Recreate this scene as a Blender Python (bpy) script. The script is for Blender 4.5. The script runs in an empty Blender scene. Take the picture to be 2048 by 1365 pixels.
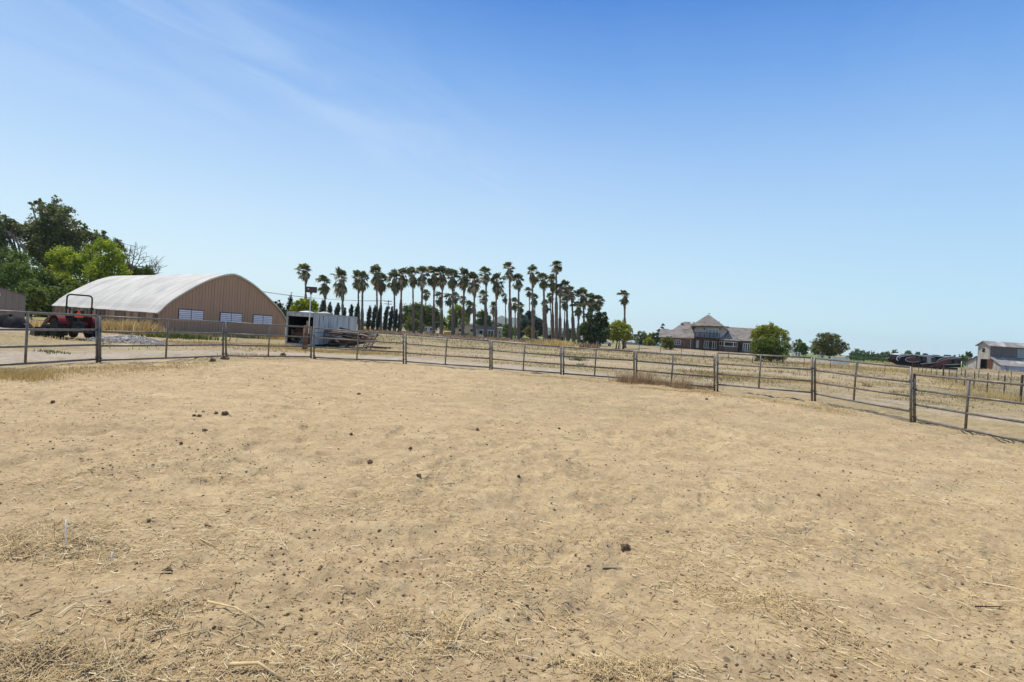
import bpy, math, random
import numpy as np
from mathutils import Vector, Matrix, Quaternion, Euler

random.seed(7)
RNG = np.random.default_rng(11)
SC = bpy.context.scene
COL = SC.collection
PI = math.pi
D2R = math.radians

# ------------------------------------------------------------------ camera
EYE = 1.9
F = 1138.0
cam_d = bpy.data.cameras.new("camera")
cam = bpy.data.objects.new("camera", cam_d)
COL.objects.link(cam)
SC.camera = cam
cam_d.sensor_width = 36.0
cam_d.lens = 36.0 * F / 2048.0
cam_d.clip_start = 0.05
cam_d.clip_end = 12000
PITCH = math.atan(15.5 / F)
ROLL = math.atan(0.065)
CAMROT = Euler((PI / 2 - PITCH, 0, 0)).to_matrix() @ Matrix.Rotation(ROLL, 3, 'Z')
cam.matrix_world = Matrix.Translation((0, 0, EYE)) @ CAMROT.to_4x4()
SC.render.resolution_x = 1024
SC.render.resolution_y = 682
SC.render.engine = 'CYCLES'
SC.cycles.max_bounces = 6
SC.cycles.transparent_max_bounces = 8
SC.cycles.volume_bounces = 0

# ------------------------------------------------------------------ sun and sky
SUN_AZ = D2R(-58)          # from +Y towards -X: ahead and to the left
SUN_EL = D2R(65)
SUN_DIR = Vector((math.sin(SUN_AZ) * math.cos(SUN_EL), math.cos(SUN_AZ) * math.cos(SUN_EL), math.sin(SUN_EL)))
sun_d = bpy.data.lights.new("sun", 'SUN')
sun_d.energy = 4.6
sun_d.angle = D2R(0.53)
sun_d.color = (1.0, 0.95, 0.87)
sun = bpy.data.objects.new("sun", sun_d)
COL.objects.link(sun)
sun.rotation_euler = SUN_DIR.to_track_quat('Z', 'Y').to_euler()

world = bpy.data.worlds.new("World")
SC.world = world
world.use_nodes = True
wn = world.node_tree.nodes
wl = world.node_tree.links
wn.clear()


def W(t, **kw):
    n = wn.new(t)
    for k, v in kw.items():
        setattr(n, k, v)
    return n


w_out = W('ShaderNodeOutputWorld')
w_bg = W('ShaderNodeBackground')
w_bg.inputs['Strength'].default_value = 0.12
w_sky = W('ShaderNodeTexSky', sky_type='NISHITA')
w_sky.sun_disc = False
w_sky.sun_elevation = SUN_EL
w_sky.sun_rotation = SUN_AZ
w_sky.air_density = 1.0
w_sky.dust_density = 0.6
w_sky.ozone_density = 1.5
w_tc = W('ShaderNodeTexCoord')
w_sep = W('ShaderNodeSeparateXYZ')
wl.new(w_tc.outputs['Generated'], w_sep.inputs[0])
w_ramp = W('ShaderNodeValToRGB')
wl.new(w_sep.outputs['Z'], w_ramp.inputs[0])
cr = w_ramp.color_ramp
SKYSTOPS = [(0.0, (0.84, 1.0, 1.0)), (0.04, (0.74, 0.96, 1.0)), (0.17, (0.57, 0.80, 1.0)),
            (0.29, (0.40, 0.63, 0.96)), (0.41, (0.20, 0.43, 0.86)), (0.51, (0.08, 0.27, 0.73)), (0.75, (0.035, 0.15, 0.55)), (1.0, (0.04, 0.14, 0.5))]
while len(cr.elements) < len(SKYSTOPS):
    cr.elements.new(0.5)
for e, (p, c) in zip(cr.elements, SKYSTOPS):
    e.position = p
    e.color = (*c, 1)
w_gain = W('ShaderNodeVectorMath', operation='SCALE')
wl.new(w_ramp.outputs[0], w_gain.inputs[0])
w_gain.inputs['Scale'].default_value = 1.0 / 0.12
# the air is a little deeper blue away from the sun's side
w_dot = W('ShaderNodeVectorMath', operation='DOT_PRODUCT')
wl.new(w_tc.outputs['Generated'], w_dot.inputs[0])
w_dot.inputs[1].default_value = (-0.80, 0.60, 0.0)
w_mr = W('ShaderNodeMapRange')
wl.new(w_dot.outputs['Value'], w_mr.inputs[0])
w_mr.inputs[1].default_value = -0.4
w_mr.inputs[2].default_value = 0.9
w_mr.inputs[3].default_value = 0.0
w_mr.inputs[4].default_value = 1.0
w_side = W('ShaderNodeMix', data_type='RGBA', blend_type='MIX')
wl.new(w_mr.outputs[0], w_side.inputs[0])
w_side.inputs[6].default_value = (0.76, 0.89, 0.98, 1)
w_side.inputs[7].default_value = (1.02, 1.0, 1.0, 1)
w_mul = W('ShaderNodeMix', data_type='RGBA', blend_type='MULTIPLY')
w_mul.inputs[0].default_value = 1.0
wl.new(w_gain.outputs[0], w_mul.inputs[6])
wl.new(w_side.outputs[2], w_mul.inputs[7])
w_mix = W('ShaderNodeMix', data_type='RGBA', blend_type='MIX')
w_mix.inputs[0].default_value = 0.92
wl.new(w_sky.outputs[0], w_mix.inputs[6])
wl.new(w_mul.outputs[2], w_mix.inputs[7])
# thin cirrus: noise on the plane of the cloud layer, drawn out along the wind
w_zc = W('ShaderNodeMath', operation='MAXIMUM')
wl.new(w_sep.outputs['Z'], w_zc.inputs[0])
w_zc.inputs[1].default_value = 0.03
w_div = W('ShaderNodeVectorMath', operation='DIVIDE')
w_cmb = W('ShaderNodeCombineXYZ')
for i in range(3):
    wl.new(w_zc.outputs[0], w_cmb.inputs[i])
wl.new(w_tc.outputs['Generated'], w_div.inputs[0])
wl.new(w_cmb.outputs[0], w_div.inputs[1])
w_rot = W('ShaderNodeMapping')
w_rot.inputs['Rotation'].default_value = (0, 0, D2R(24))
wl.new(w_div.outputs[0], w_rot.inputs[0])
w_map = W('ShaderNodeMapping')
w_map.inputs['Scale'].default_value = (2.2, 0.8, 0.0)
w_map.inputs['Location'].default_value = (0.45, 0.3, 0)
wl.new(w_rot.outputs[0], w_map.inputs[0])
w_no = W('ShaderNodeTexNoise')
w_no.inputs['Scale'].default_value = 1.0
w_no.inputs['Detail'].default_value = 7
w_no.inputs['Roughness'].default_value = 0.58
w_no.inputs['Distortion'].default_value = 0.9
wl.new(w_map.outputs[0], w_no.inputs[0])
w_cr = W('ShaderNodeMapRange', interpolation_type='SMOOTHSTEP')
wl.new(w_no.outputs[0], w_cr.inputs[0])
w_cr.inputs[1].default_value = 0.32
w_cr.inputs[2].default_value = 0.72
w_cr.inputs[3].default_value = 0.05
w_cr.inputs[4].default_value = 1.0
w_s2 = W('ShaderNodeSeparateXYZ')
wl.new(w_rot.outputs[0], w_s2.inputs[0])
# warp the band so its edges wander
w_nw = W('ShaderNodeTexNoise'); w_nw.inputs['Scale'].default_value = 0.8; w_nw.inputs['Detail'].default_value = 3
wl.new(w_rot.outputs[0], w_nw.inputs[0])


def wmath(op, x, y=None, z=None):
    n = W('ShaderNodeMath', operation=op)
    for k, q in enumerate((x, y, z)):
        if q is None: continue
        if isinstance(q, (int, float)): n.inputs[k].default_value = q
        else: wl.new(q, n.inputs[k])
    return n.outputs[0]


def wband(x0, wd, amp):
    d = wmath('ADD', w_s2.outputs['X'], -x0)
    d = wmath('ADD', d, wmath('MULTIPLY', wmath('ADD', w_nw.outputs[0], -.5), .5))
    g = wmath('POWER', 2.718, wmath('MULTIPLY', wmath('MULTIPLY', d, d), -1 / (wd * wd)))
    return wmath('MULTIPLY', g, amp)


w_band = wmath('ADD', wmath('ADD', wband(-1.86, .30, .30), wband(-2.75, .50, .20)), wmath('ADD', wband(-1.75, .75, .13), wband(0.8, 1.0, .06)))
w_fade = W('ShaderNodeMapRange', interpolation_type='SMOOTHSTEP')
wl.new(w_sep.outputs['Z'], w_fade.inputs[0])
w_fade.inputs[1].default_value = 0.10
w_fade.inputs[2].default_value = 0.30
w_cm = W('ShaderNodeMath', operation='MULTIPLY')
wl.new(wmath('MULTIPLY', w_cr.outputs[0], w_fade.outputs[0]), w_cm.inputs[0])
wl.new(w_band, w_cm.inputs[1])
w_cl = W('ShaderNodeMix', data_type='RGBA', blend_type='MIX')
wl.new(w_cm.outputs[0], w_cl.inputs[0])
wl.new(w_mix.outputs[2], w_cl.inputs[6])
w_cl.inputs[7].default_value = (0.60 / 0.12, 0.76 / 0.12, 0.97 / 0.12, 1)
wl.new(w_cl.outputs[2], w_bg.inputs['Color'])
wl.new(w_bg.outputs[0], w_out.inputs['Surface'])

SC.view_settings.view_transform = 'Standard'
SC.view_settings.look = 'None'
SC.view_settings.exposure = 0.0
SC.view_settings.gamma = 1.0
SC.view_settings.use_curve_mapping = False

# ------------------------------------------------------------------ helpers


def ray(px, py):
    v = CAMROT @ Vector(((px - 1024) / F, (682.5 - py) / F, -1.0))
    return v / v.y


def P(px, py, Y):
    r = ray(px, py)
    return Vector((r.x * Y, Y, EYE + r.z * Y))


def hz(px):
    return 667 + 0.065 * (px - 1024)


def _hash(ix, iy, seed):
    n = (ix.astype(np.int64) * 374761393 + iy.astype(np.int64) * 668265263 + seed * 1442695041) & 0xFFFFFFFF
    n = ((n ^ (n >> 13)) * 1274126177) & 0xFFFFFFFF
    n = n ^ (n >> 16)
    return (n & 0xFFFFFF) / float(0xFFFFFF)


def vn(x, y, s, seed=0):
    x = np.asarray(x, float) * s
    y = np.asarray(y, float) * s
    ix = np.floor(x).astype(np.int64)
    iy = np.floor(y).astype(np.int64)
    fx = x - ix
    fy = y - iy
    fx = fx * fx * (3 - 2 * fx)
    fy = fy * fy * (3 - 2 * fy)
    a = _hash(ix, iy, seed); b = _hash(ix + 1, iy, seed)
    c = _hash(ix, iy + 1, seed); d = _hash(ix + 1, iy + 1, seed)
    return (a * (1 - fx) + b * fx) * (1 - fy) + (c * (1 - fx) + d * fx) * fy


def sstep(a, b, x):
    t = np.clip((x - a) / (b - a), 0, 1)
    return t * t * (3 - 2 * t)


# fence joints: photo column of the joint, foot row -> depth on flat ground
JX = [-60, 197, 449, 625, 809, 982, 1125, 1270, 1432, 1627, 1826, 2070]
JF = [742, 730, 716, 718, 727, 740, 751, 765, 781, 806, 843, 895]
JD = [EYE * F / (f - hz(x)) for x, f in zip(JX, JF)]
JP = []
for x, d in zip(JX, JD):
    r = ray(x, hz(x))
    JP.append((r.x * d, d))
PEN = JP + [(14.5, -3), (8, -14), (-8, -16), (-17, -8), (-18.5, 4)]


def in_poly(x, y, poly):
    ins = np.zeros(x.shape, bool)
    n = len(poly)
    for i in range(n):
        x1, y1 = poly[i]; x2, y2 = poly[(i + 1) % n]
        c = ((y1 > y) != (y2 > y)) & (x < (x2 - x1) * (y - y1) / (y2 - y1 + 1e-12) + x1)
        ins ^= c
    return ins


def dist_poly(x, y, poly, closed=True):
    best = np.full(x.shape, 1e9)
    n = len(poly)
    for i in range(n if closed else n - 1):
        x1, y1 = poly[i]; x2, y2 = poly[(i + 1) % n]
        dx, dy = x2 - x1, y2 - y1
        t = np.clip(((x - x1) * dx + (y - y1) * dy) / (dx * dx + dy * dy), 0, 1)
        best = np.minimum(best, np.hypot(x - x1 - t * dx, y - y1 - t * dy))
    return best


def gz(x, y):
    """ground height"""
    x = np.asarray(x, float); y = np.asarray(y, float)
    far = sstep(40, 90, y)
    z = (vn(x, y, 0.35, 1) - .5) * 0.09 + (vn(x, y * 1.5, 0.9, 2) - .5) * 0.07
    a = 0.55 + 0.9 * sstep(0.45, 0.75, vn(x, y, 0.45, 9))
    near = 1 - sstep(25, 60, y)
    z = z + near * (vn(x * .9 + y * .42, y * 2.6 - x * .9, 1.0, 12) - .5) * .05
    z = z + near * a * 1.35 * ((vn(x, y * 1.3, 2.4, 3) - .5) * 0.050 + (vn(x, y, 5.3, 4) - .5) * 0.026
                        + (vn(x, y, 11.7, 5) - .5) * 0.017 + (vn(x, y, 27, 6) - .5) * 0.010)
    # hoof pits
    p = sstep(0.70, 0.86, vn(x, y, 3.1, 7)) * sstep(0.52, 0.70, vn(x, y, 0.4, 8))
    z = z - 0.045 * p * near
    z = z - .055 * np.exp(-((x - 1.02) / .13) ** 2 - ((y - 5.10) / .09) ** 2) + .03 * np.exp(-((x - 1.0) / .34) ** 2 - ((y - 5.30) / .16) ** 2)
    # pile of earth kicked up along the pen edge on the left
    z = z * (1 - 0.6 * far)
    z = z + 0.9 * sstep(100, 140, y) * sstep(20, 35, x) * (1 - sstep(62, 80, x)) * (1 - sstep(150, 230, y))
    z = z + 0.10 * np.exp(-((x + 12.2) / 2.2) ** 2 - ((y - 17.6) / 1.3) ** 2) \
          + 0.10 * np.exp(-((x + 13.6) / 1.6) ** 2 - ((y - 14.6) / .8) ** 2)
    return z


def G(px, py):
    r = ray(px, py)
    t = -EYE / r.z
    for _ in range(3):
        z = float(gz(r.x * t, t))
        t = (z - EYE) / r.z
    return Vector((r.x * t, t, float(gz(r.x * t, t))))


MATS = {}


def mat(name, col, col2=None, rough=0.8, metal=0.0, scale=4.0, detail=4, lo=0.35, hi=0.65, bump=0.0, bscale=None,
        stretch=None, col3=None, scale3=1.0, lo3=.5, hi3=.7, spec=0.3):
    m = bpy.data.materials.new(name)
    m.use_nodes = True
    nt = m.node_tree
    b = nt.nodes['Principled BSDF']
    b.inputs['Roughness'].default_value = rough
    b.inputs['Metallic'].default_value = metal
    b.inputs['Specular IOR Level'].default_value = spec
    b.inputs['Base Color'].default_value = (*col, 1)
    MATS[name] = m
    if col2 is None and not bump:
        return m
    tc = nt.nodes.new('ShaderNodeTexCoord')
    mp = nt.nodes.new('ShaderNodeMapping')
    nt.links.new(tc.outputs['Object'], mp.inputs[0])
    if stretch:
        mp.inputs['Scale'].default_value = stretch
    if col2 is not None:
        no = nt.nodes.new('ShaderNodeTexNoise')
        no.inputs['Scale'].default_value = scale
        no.inputs['Detail'].default_value = detail
        nt.links.new(mp.outputs[0], no.inputs[0])
        mr = nt.nodes.new('ShaderNodeMapRange')
        mr.inputs[1].default_value = lo
        mr.inputs[2].default_value = hi
        nt.links.new(no.outputs[0], mr.inputs[0])
        mx = nt.nodes.new('ShaderNodeMix')
        mx.data_type = 'RGBA'
        mx.inputs[6].default_value = (*col, 1)
        mx.inputs[7].default_value = (*col2, 1)
        nt.links.new(mr.outputs[0], mx.inputs[0])
        out = mx.outputs[2]
        if col3 is not None:
            n3 = nt.nodes.new('ShaderNodeTexNoise')
            n3.inputs['Scale'].default_value = scale3
            n3.inputs['Detail'].default_value = 6
            nt.links.new(mp.outputs[0], n3.inputs[0])
            m3 = nt.nodes.new('ShaderNodeMapRange')
            m3.inputs[1].default_value = lo3
            m3.inputs[2].default_value = hi3
            nt.links.new(n3.outputs[0], m3.inputs[0])
            x3 = nt.nodes.new('ShaderNodeMix')
            x3.data_type = 'RGBA'
            nt.links.new(m3.outputs[0], x3.inputs[0])
            nt.links.new(out, x3.inputs[6])
            x3.inputs[7].default_value = (*col3, 1)
            out = x3.outputs[2]
        nt.links.new(out, b.inputs['Base Color'])
    if bump:
        nb = nt.nodes.new('ShaderNodeTexNoise')
        nb.inputs['Scale'].default_value = bscale or scale * 3
        nb.inputs['Detail'].default_value = 5
        nt.links.new(mp.outputs[0], nb.inputs[0])
        bp = nt.nodes.new('ShaderNodeBump')
        bp.inputs['Strength'].default_value = bump
        bp.inputs['Distance'].default_value = 0.02
        nt.links.new(nb.outputs[0], bp.inputs['Height'])
        nt.links.new(bp.outputs[0], b.inputs['Normal'])
    return m


def leafmat(name, c1, c2, c3=None, rough=0.55, trans=0.25):
    """two or three leaf colours chosen by the per-leaf attribute 'tint'"""
    m = bpy.data.materials.new(name)
    m.use_nodes = True
    nt = m.node_tree
    b = nt.nodes['Principled BSDF']
    b.inputs['Roughness'].default_value = rough
    b.inputs['Specular IOR Level'].default_value = 0.35
    at = nt.nodes.new('ShaderNodeAttribute')
    at.attribute_name = 'tint'
    rp = nt.nodes.new('ShaderNodeValToRGB')
    rp.color_ramp.elements[0].color = (*c1, 1)
    rp.color_ramp.elements[1].color = (*c2, 1)
    if c3:
        e = rp.color_ramp.elements.new(0.86)
        e.color = (*c2, 1)
        rp.color_ramp.elements[2].color = (*c3, 1)
    nt.links.new(at.outputs['Fac'], rp.inputs[0])
    nt.links.new(rp.outputs[0], b.inputs['Base Color'])
    if trans > 0:
        tr = nt.nodes.new('ShaderNodeBsdfTranslucent')
        nt.links.new(rp.outputs[0], tr.inputs['Color'])
        mx = nt.nodes.new('ShaderNodeMixShader')
        mx.inputs[0].default_value = trans
        nt.links.new(b.outputs[0], mx.inputs[1])
        nt.links.new(tr.outputs[0], mx.inputs[2])
        nt.links.new(mx.outputs[0], nt.nodes['Material Output'].inputs['Surface'])
    MATS[name] = m
    return m


class MB:
    def __init__(s):
        s.v = []; s.f = []

    def add(s, vs, fs):
        o = len(s.v)
        s.v += [tuple(v) for v in vs]
        s.f += [tuple(i + o for i in f) for f in fs]
        return s

    def box(s, c, d, rot=None):
        cx, cy, cz = c
        hx, hy, hz_ = d[0] / 2, d[1] / 2, d[2] / 2
        vs = [Vector((x * hx, y * hy, z * hz_)) for x in (-1, 1) for y in (-1, 1) for z in (-1, 1)]
        if rot is not None:
            vs = [rot @ v for v in vs]
        vs = [v + Vector(c) for v in vs]
        return s.add(vs, [(0, 1, 3, 2), (4, 6, 7, 5), (0, 4, 5, 1), (2, 3, 7, 6), (0, 2, 6, 4), (1, 5, 7, 3)])

    def bb(s, x0, x1, y0, y1, z0, z1):
        return s.box(((x0 + x1) / 2, (y0 + y1) / 2, (z0 + z1) / 2), (abs(x1 - x0), abs(y1 - y0), abs(z1 - z0)))

    def tube(s, pts, rad, n=8, cap=True):
        pts = [Vector(p) for p in pts]
        if not hasattr(rad, '__len__'):
            rad = [rad] * len(pts)
        o = len(s.v)
        up = None
        for i, p in enumerate(pts):
            if i == 0: t = pts[1] - pts[0]
            elif i == len(pts) - 1: t = pts[-1] - pts[-2]
            else: t = (pts[i + 1] - pts[i]).normalized() + (pts[i] - pts[i - 1]).normalized()
            t.normalize()
            if up is None:
                up = Vector((0, 0, 1)) if abs(t.z) < 0.9 else Vector((1, 0, 0))
            a = t.cross(up).normalized()
            b = a.cross(t).normalized()
            up = b
            for k in range(n):
                w = 2 * PI * k / n
                s.v.append(tuple(p + (a * math.cos(w) + b * math.sin(w)) * rad[i]))
        for i in range(len(pts) - 1):
            for k in range(n):
                k2 = (k + 1) % n
                s.f.append((o + i * n + k, o + i * n + k2, o + (i + 1) * n + k2, o + (i + 1) * n + k))
        if cap:
            s.f.append(tuple(o + k for k in range(n))[::-1])
            s.f.append(tuple(o + (len(pts) - 1) * n + k for k in range(n)))
        return s

    def lathe(s, prof, c=(0, 0, 0), axis='z', n=16):
        o = len(s.v)
        for (r, h) in prof:
            for k in range(n):
                w = 2 * PI * k / n
                a, b = r * math.cos(w), r * math.sin(w)
                if axis == 'z': q = (c[0] + a, c[1] + b, c[2] + h)
                elif axis == 'x': q = (c[0] + h, c[1] + a, c[2] + b)
                else: q = (c[0] + a, c[1] + h, c[2] + b)
                s.v.append(q)
        for i in range(len(prof) - 1):
            for k in range(n):
                k2 = (k + 1) % n
                s.f.append((o + i * n + k, o + i * n + k2, o + (i + 1) * n + k2, o + (i + 1) * n + k))
        s.f.append(tuple(o + k for k in range(n))[::-1])
        s.f.append(tuple(o + (len(prof) - 1) * n + k for k in range(n)))
        return s

    def prism(s, poly, ext):
        """poly: 3D points, extruded by vector ext"""
        n = len(poly)
        e = Vector(ext)
        vs = [Vector(p) for p in poly] + [Vector(p) + e for p in poly]
        fs = [tuple(range(n)), tuple(range(2 * n - 1, n - 1, -1))]
        fs += [(i, i + n, (i + 1) % n + n, (i + 1) % n) for i in range(n)]
        return s.add(vs, fs)


ORIGIN = {}


def link(name, me, m=None, parent=None, world=False):
    o = bpy.data.objects.new(name, me)
    COL.objects.link(o)
    if m is not None and not me.materials:
        me.materials.append(m)
    if parent is not None:
        o.parent = parent
    return o


def mk(name, mb, m, parent=None, smooth=False, world=False, root=None):
    """link MB as one mesh; world=True: coordinates given in world, root = top empty (location only)"""
    vs = mb.v
    if world:
        r = root or parent
        lx, ly, lz = r.location
        vs = [(x - lx, y - ly, z - lz) for x, y, z in vs]
    me = bpy.data.meshes.new(name)
    me.from_pydata(vs, [], mb.f)
    import bmesh
    bm = bmesh.new(); bm.from_mesh(me)
    bmesh.ops.recalc_face_normals(bm, faces=bm.faces)
    bm.to_mesh(me); bm.free()
    if smooth:
        me.shade_smooth()
    return link(name, me, m, parent)


def npmesh(name, V, Fc, m, parent=None, tint=None, smooth=False):
    """V (n,3), Fc (k,3|4) arrays"""
    me = bpy.data.meshes.new(name)
    V = np.asarray(V, np.float32); Fc = np.asarray(Fc, np.int32)
    k, w = Fc.shape
    me.vertices.add(len(V)); me.vertices.foreach_set('co', V.ravel())
    me.loops.add(k * w); me.loops.foreach_set('vertex_index', Fc.ravel())
    me.polygons.add(k); me.polygons.foreach_set('loop_start', np.arange(0, k * w, w, dtype=np.int32))
    if tint is not None:
        a = me.attributes.new('tint', 'FLOAT', 'POINT')
        a.data.foreach_set('value', np.asarray(tint, np.float32))
    me.update(calc_edges=True)
    if smooth:
        me.shade_smooth()
    return link(name, me, m, parent)


def tag(o, label=None, cat=None, group=None, kind=None):
    if label: o['label'] = label
    if cat: o['category'] = cat
    if group: o['group'] = group
    if kind: o['kind'] = kind
    return o


def thing(name, label, cat, loc=(0, 0, 0), rz=0, group=None):
    o = bpy.data.objects.new(name, None)
    o.empty_display_size = 0.2
    COL.objects.link(o)
    o.location = loc
    o.rotation_euler = (0, 0, rz)
    return tag(o, label, cat, group)


def ordw(n):
    w = ['first', 'second', 'third', 'fourth', 'fifth', 'sixth', 'seventh', 'eighth', 'ninth', 'tenth', 'eleventh', 'twelfth',
         'thirteenth', 'fourteenth', 'fifteenth', 'sixteenth', 'seventeenth', 'eighteenth', 'nineteenth', 'twentieth']
    if n < 20: return w[n]
    t = {2: 'twenty', 3: 'thirty', 4: 'forty'}[(n + 1) // 10]
    return t + ('-' + w[(n + 1) % 10 - 1] if (n + 1) % 10 else 'th')


# ------------------------------------------------------------------ ground
def ground():
    m = bpy.data.materials.new('ground_soil')
    m.use_nodes = True
    nt = m.node_tree; N = nt.nodes; L = nt.links
    b = N['Principled BSDF']
    b.inputs['Roughness'].default_value = 0.95
    b.inputs['Specular IOR Level'].default_value = 0.1
    tc = N.new('ShaderNodeTexCoord')

    def noise(sc, det=5, ro=.6, stretch=None, dist=0):
        mp = N.new('ShaderNodeMapping')
        L.new(tc.outputs['Object'], mp.inputs[0])
        if stretch: mp.inputs['Scale'].default_value = stretch
        n = N.new('ShaderNodeTexNoise')
        n.inputs['Scale'].default_value = sc
        n.inputs['Detail'].default_value = det
        n.inputs['Roughness'].default_value = ro
        n.inputs['Distortion'].default_value = dist
        L.new(mp.outputs[0], n.inputs[0])
        return n.outputs[0]

    def mr(x, a, c, lo=0., hi=1.):
        n = N.new('ShaderNodeMapRange')
        n.inputs[1].default_value = a; n.inputs[2].default_value = c
        n.inputs[3].default_value = lo; n.inputs[4].default_value = hi
        L.new(x, n.inputs[0])
        return n.outputs[0]

    def mix(f, a, c, bt='MIX'):
        n = N.new('ShaderNodeMix'); n.data_type = 'RGBA'; n.blend_type = bt
        if isinstance(f, float): n.inputs[0].default_value = f
        else: L.new(f, n.inputs[0])
        for i, q in ((6, a), (7, c)):
            if isinstance(q, tuple): n.inputs[i].default_value = (*q, 1)
            else: L.new(q, n.inputs[i])
        return n.outputs[2]

    def mul(a, c):
        n = N.new('ShaderNodeMath'); n.operation = 'MULTIPLY'
        L.new(a, n.inputs[0])
        if isinstance(c, float): n.inputs[1].default_value = c
        else: L.new(c, n.inputs[1])
        return n.outputs[0]
    at = N.new('ShaderNodeAttribute'); at.attribute_name = 'zone'
    sp = N.new('ShaderNodeSeparateColor'); L.new(at.outputs['Color'], sp.inputs[0])
    # pen dirt
    dirt = mix(mr(noise(0.5, 4), .38, .64), (0.500, 0.358, 0.178), (0.600, 0.448, 0.232))
    dirt = mix(mr(noise(2.2, 6, .65), .42, .66), dirt, (0.385, 0.27, 0.135))
    dirt = mix(mr(noise(0.9, 7, .72, (1, 1.6, 1), .5), .50, .64, 0, .55), dirt, (0.32, 0.222, 0.115))
    dirt = mix(mr(noise(9, 6, .7), .48, .66, 0, .75), dirt, (0.60, 0.455, 0.25))
    dirt = mix(mr(noise(38, 5, .7), .5, .68, 0, .8), dirt, (0.34, 0.235, 0.135))
    dirt = mix(mr(noise(5, 7, .75, (1, 1.5, 1), .6), .54, .66, 0, .6), dirt, (0.30, 0.215, 0.12))
    # straw litter trodden in, thin short strands
    s1 = mr(noise(22, 4, .6, (1, 4.2, 1), 1.2), .60, .66)
    s2 = mr(noise(22, 4, .6, (4.2, 1, 1), 1.2), .60, .66)
    lit = N.new('ShaderNodeMath'); lit.operation = 'MAXIMUM'; L.new(s1, lit.inputs[0]); L.new(s2, lit.inputs[1])
    cov = mr(noise(1.1, 4, .6), .40, .62, .12, .85)
    dirt = mix(mul(lit.outputs[0], cov), dirt, (0.62, 0.50, 0.29))
    # dark crumbs
    vo = N.new('ShaderNodeTexVoronoi'); vo.inputs['Scale'].default_value = 14
    L.new(tc.outputs['Object'], vo.inputs[0])
    crumb = mul(mr(vo.outputs['Distance'], .10, .17, 1, 0), mr(noise(3, 3), .46, .58))
    dirt = mix(crumb, dirt, (0.13, 0.085, 0.05))
    vo2 = N.new('ShaderNodeTexVoronoi'); vo2.inputs['Scale'].default_value = 4.2
    L.new(tc.outputs['Object'], vo2.inputs[0])
    crumb2 = mul(mr(vo2.outputs['Distance'], .07, .13, 1, 0), mr(noise(1.7, 3), .44, .56))
    dirt = mix(crumb2, dirt, (0.17, 0.11, 0.062))
    dirt = mix(mr(noise(4, 8, .85, (1, 1.3, 1), .4), .56, .64, 0, .55), dirt, (0.27, 0.19, 0.105))
    dirt = mix(mr(noise(13, 6, .8, None, .5), .58, .66, 0, .6), dirt, (0.66, 0.52, 0.29))
    # dry grass zone
    gr = mix(mr(noise(0.8, 6, .7, (1, 2.2, 1)), .38, .62), (0.38, 0.285, 0.16), (0.235, 0.18, 0.10))
    gr = mix(mr(noise(0.16, 4, .6, (1, 2.5, 1)), .48, .62, 0, .85), gr, (0.245, 0.215, 0.085))
    gr = mix(mr(noise(5, 6, .75), .46, .64, 0, .7), gr, (0.50, 0.385, 0.205))
    gr = mix(mr(noise(2.4, 6, .75, (1, 1.6, 1)), .56, .66, 0, .75), gr, (0.16, 0.125, 0.06))
    col = mix(sp.outputs['Red'], dirt, gr)
    pale = mix(mr(noise(2, 6, .7), .4, .65), (0.50, 0.42, 0.315), (0.38, 0.31, 0.22))
    pale = mix(mr(noise(6, 6, .8), .5, .66, 0, .6), pale, (0.27, 0.22, 0.15))
    col = mix(sp.outputs['Green'], col, pale)
    gre = mix(mr(noise(0.3, 5, .7), .4, .6), (0.10, 0.19, 0.035), (0.17, 0.25, 0.06))
    col = mix(sp.outputs['Blue'], col, gre)
    at2 = N.new('ShaderNodeAttribute'); at2.attribute_name = 'brown_patch'  # browner ground patches along the left fence foot
    col = mix(mul(at2.outputs['Fac'], mr(noise(3, 5), .3, .6, .6, 1)), col, (0.30, 0.20, 0.09))
    L.new(col, b.inputs['Base Color'])
    bp = N.new('ShaderNodeBump'); bp.inputs['Strength'].default_value = 0.9; bp.inputs['Distance'].default_value = 0.012
    L.new(noise(55, 6, .75), bp.inputs['Height'])
    bp2 = N.new('ShaderNodeBump'); bp2.inputs['Strength'].default_value = 0.6; bp2.inputs['Distance'].default_value = 0.03
    L.new(noise(16, 5, .7), bp2.inputs['Height'])
    L.new(bp2.outputs[0], bp.inputs['Normal'])
    L.new(bp.outputs[0], b.inputs['Normal'])
    # sheet
    ys = [-60, -35, -20, -10, -5, -2, 0, 1.0, 1.6, 2.0]
    y = 2.2
    while y < 48: ys.append(y); y *= 1.0068
    while y < 400: ys.append(y); y *= 1.03
    while y < 4300: ys.append(y); y *= 1.15
    ys = np.array(ys)
    u = np.concatenate([-np.linspace(1.9, 1.0, 14)[:-1], np.linspace(-1.0, 1.0, 640), np.linspace(1.0, 1.9, 14)[1:]])
    hw = np.where(ys >= 0, ys * 1.0 + 0.6 + 8 * np.exp(-np.maximum(ys, 0) / .7), np.maximum(40, -ys))
    X = u[None, :] * hw[:, None]
    Y = np.repeat(ys[:, None], len(u), 1)
    Z = gz(X, Y)
    V = np.stack([X, Y, Z], -1).reshape(-1, 3)
    nr, nc = X.shape
    idx = np.arange(nr * nc).reshape(nr, nc)
    Fc = np.stack([idx[:-1, :-1], idx[:-1, 1:], idx[1:, 1:], idx[1:, :-1]], -1).reshape(-1, 4)
    o = npmesh('ground', V, Fc, m, smooth=True)
    tag(o, kind='structure')
    x = V[:, 0]; y = V[:, 1]
    inside = in_poly(x, y, PEN)
    dd = dist_poly(x, y, JP, False)
    sgn = np.where(inside, -dd, dd)
    # dry grass outside the pen, thin straw strip just inside it
    n1 = vn(x, y, .25, 21); n2 = vn(x, y * 2, .09, 22); n3 = vn(x, y, 1.2, 23)
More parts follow.
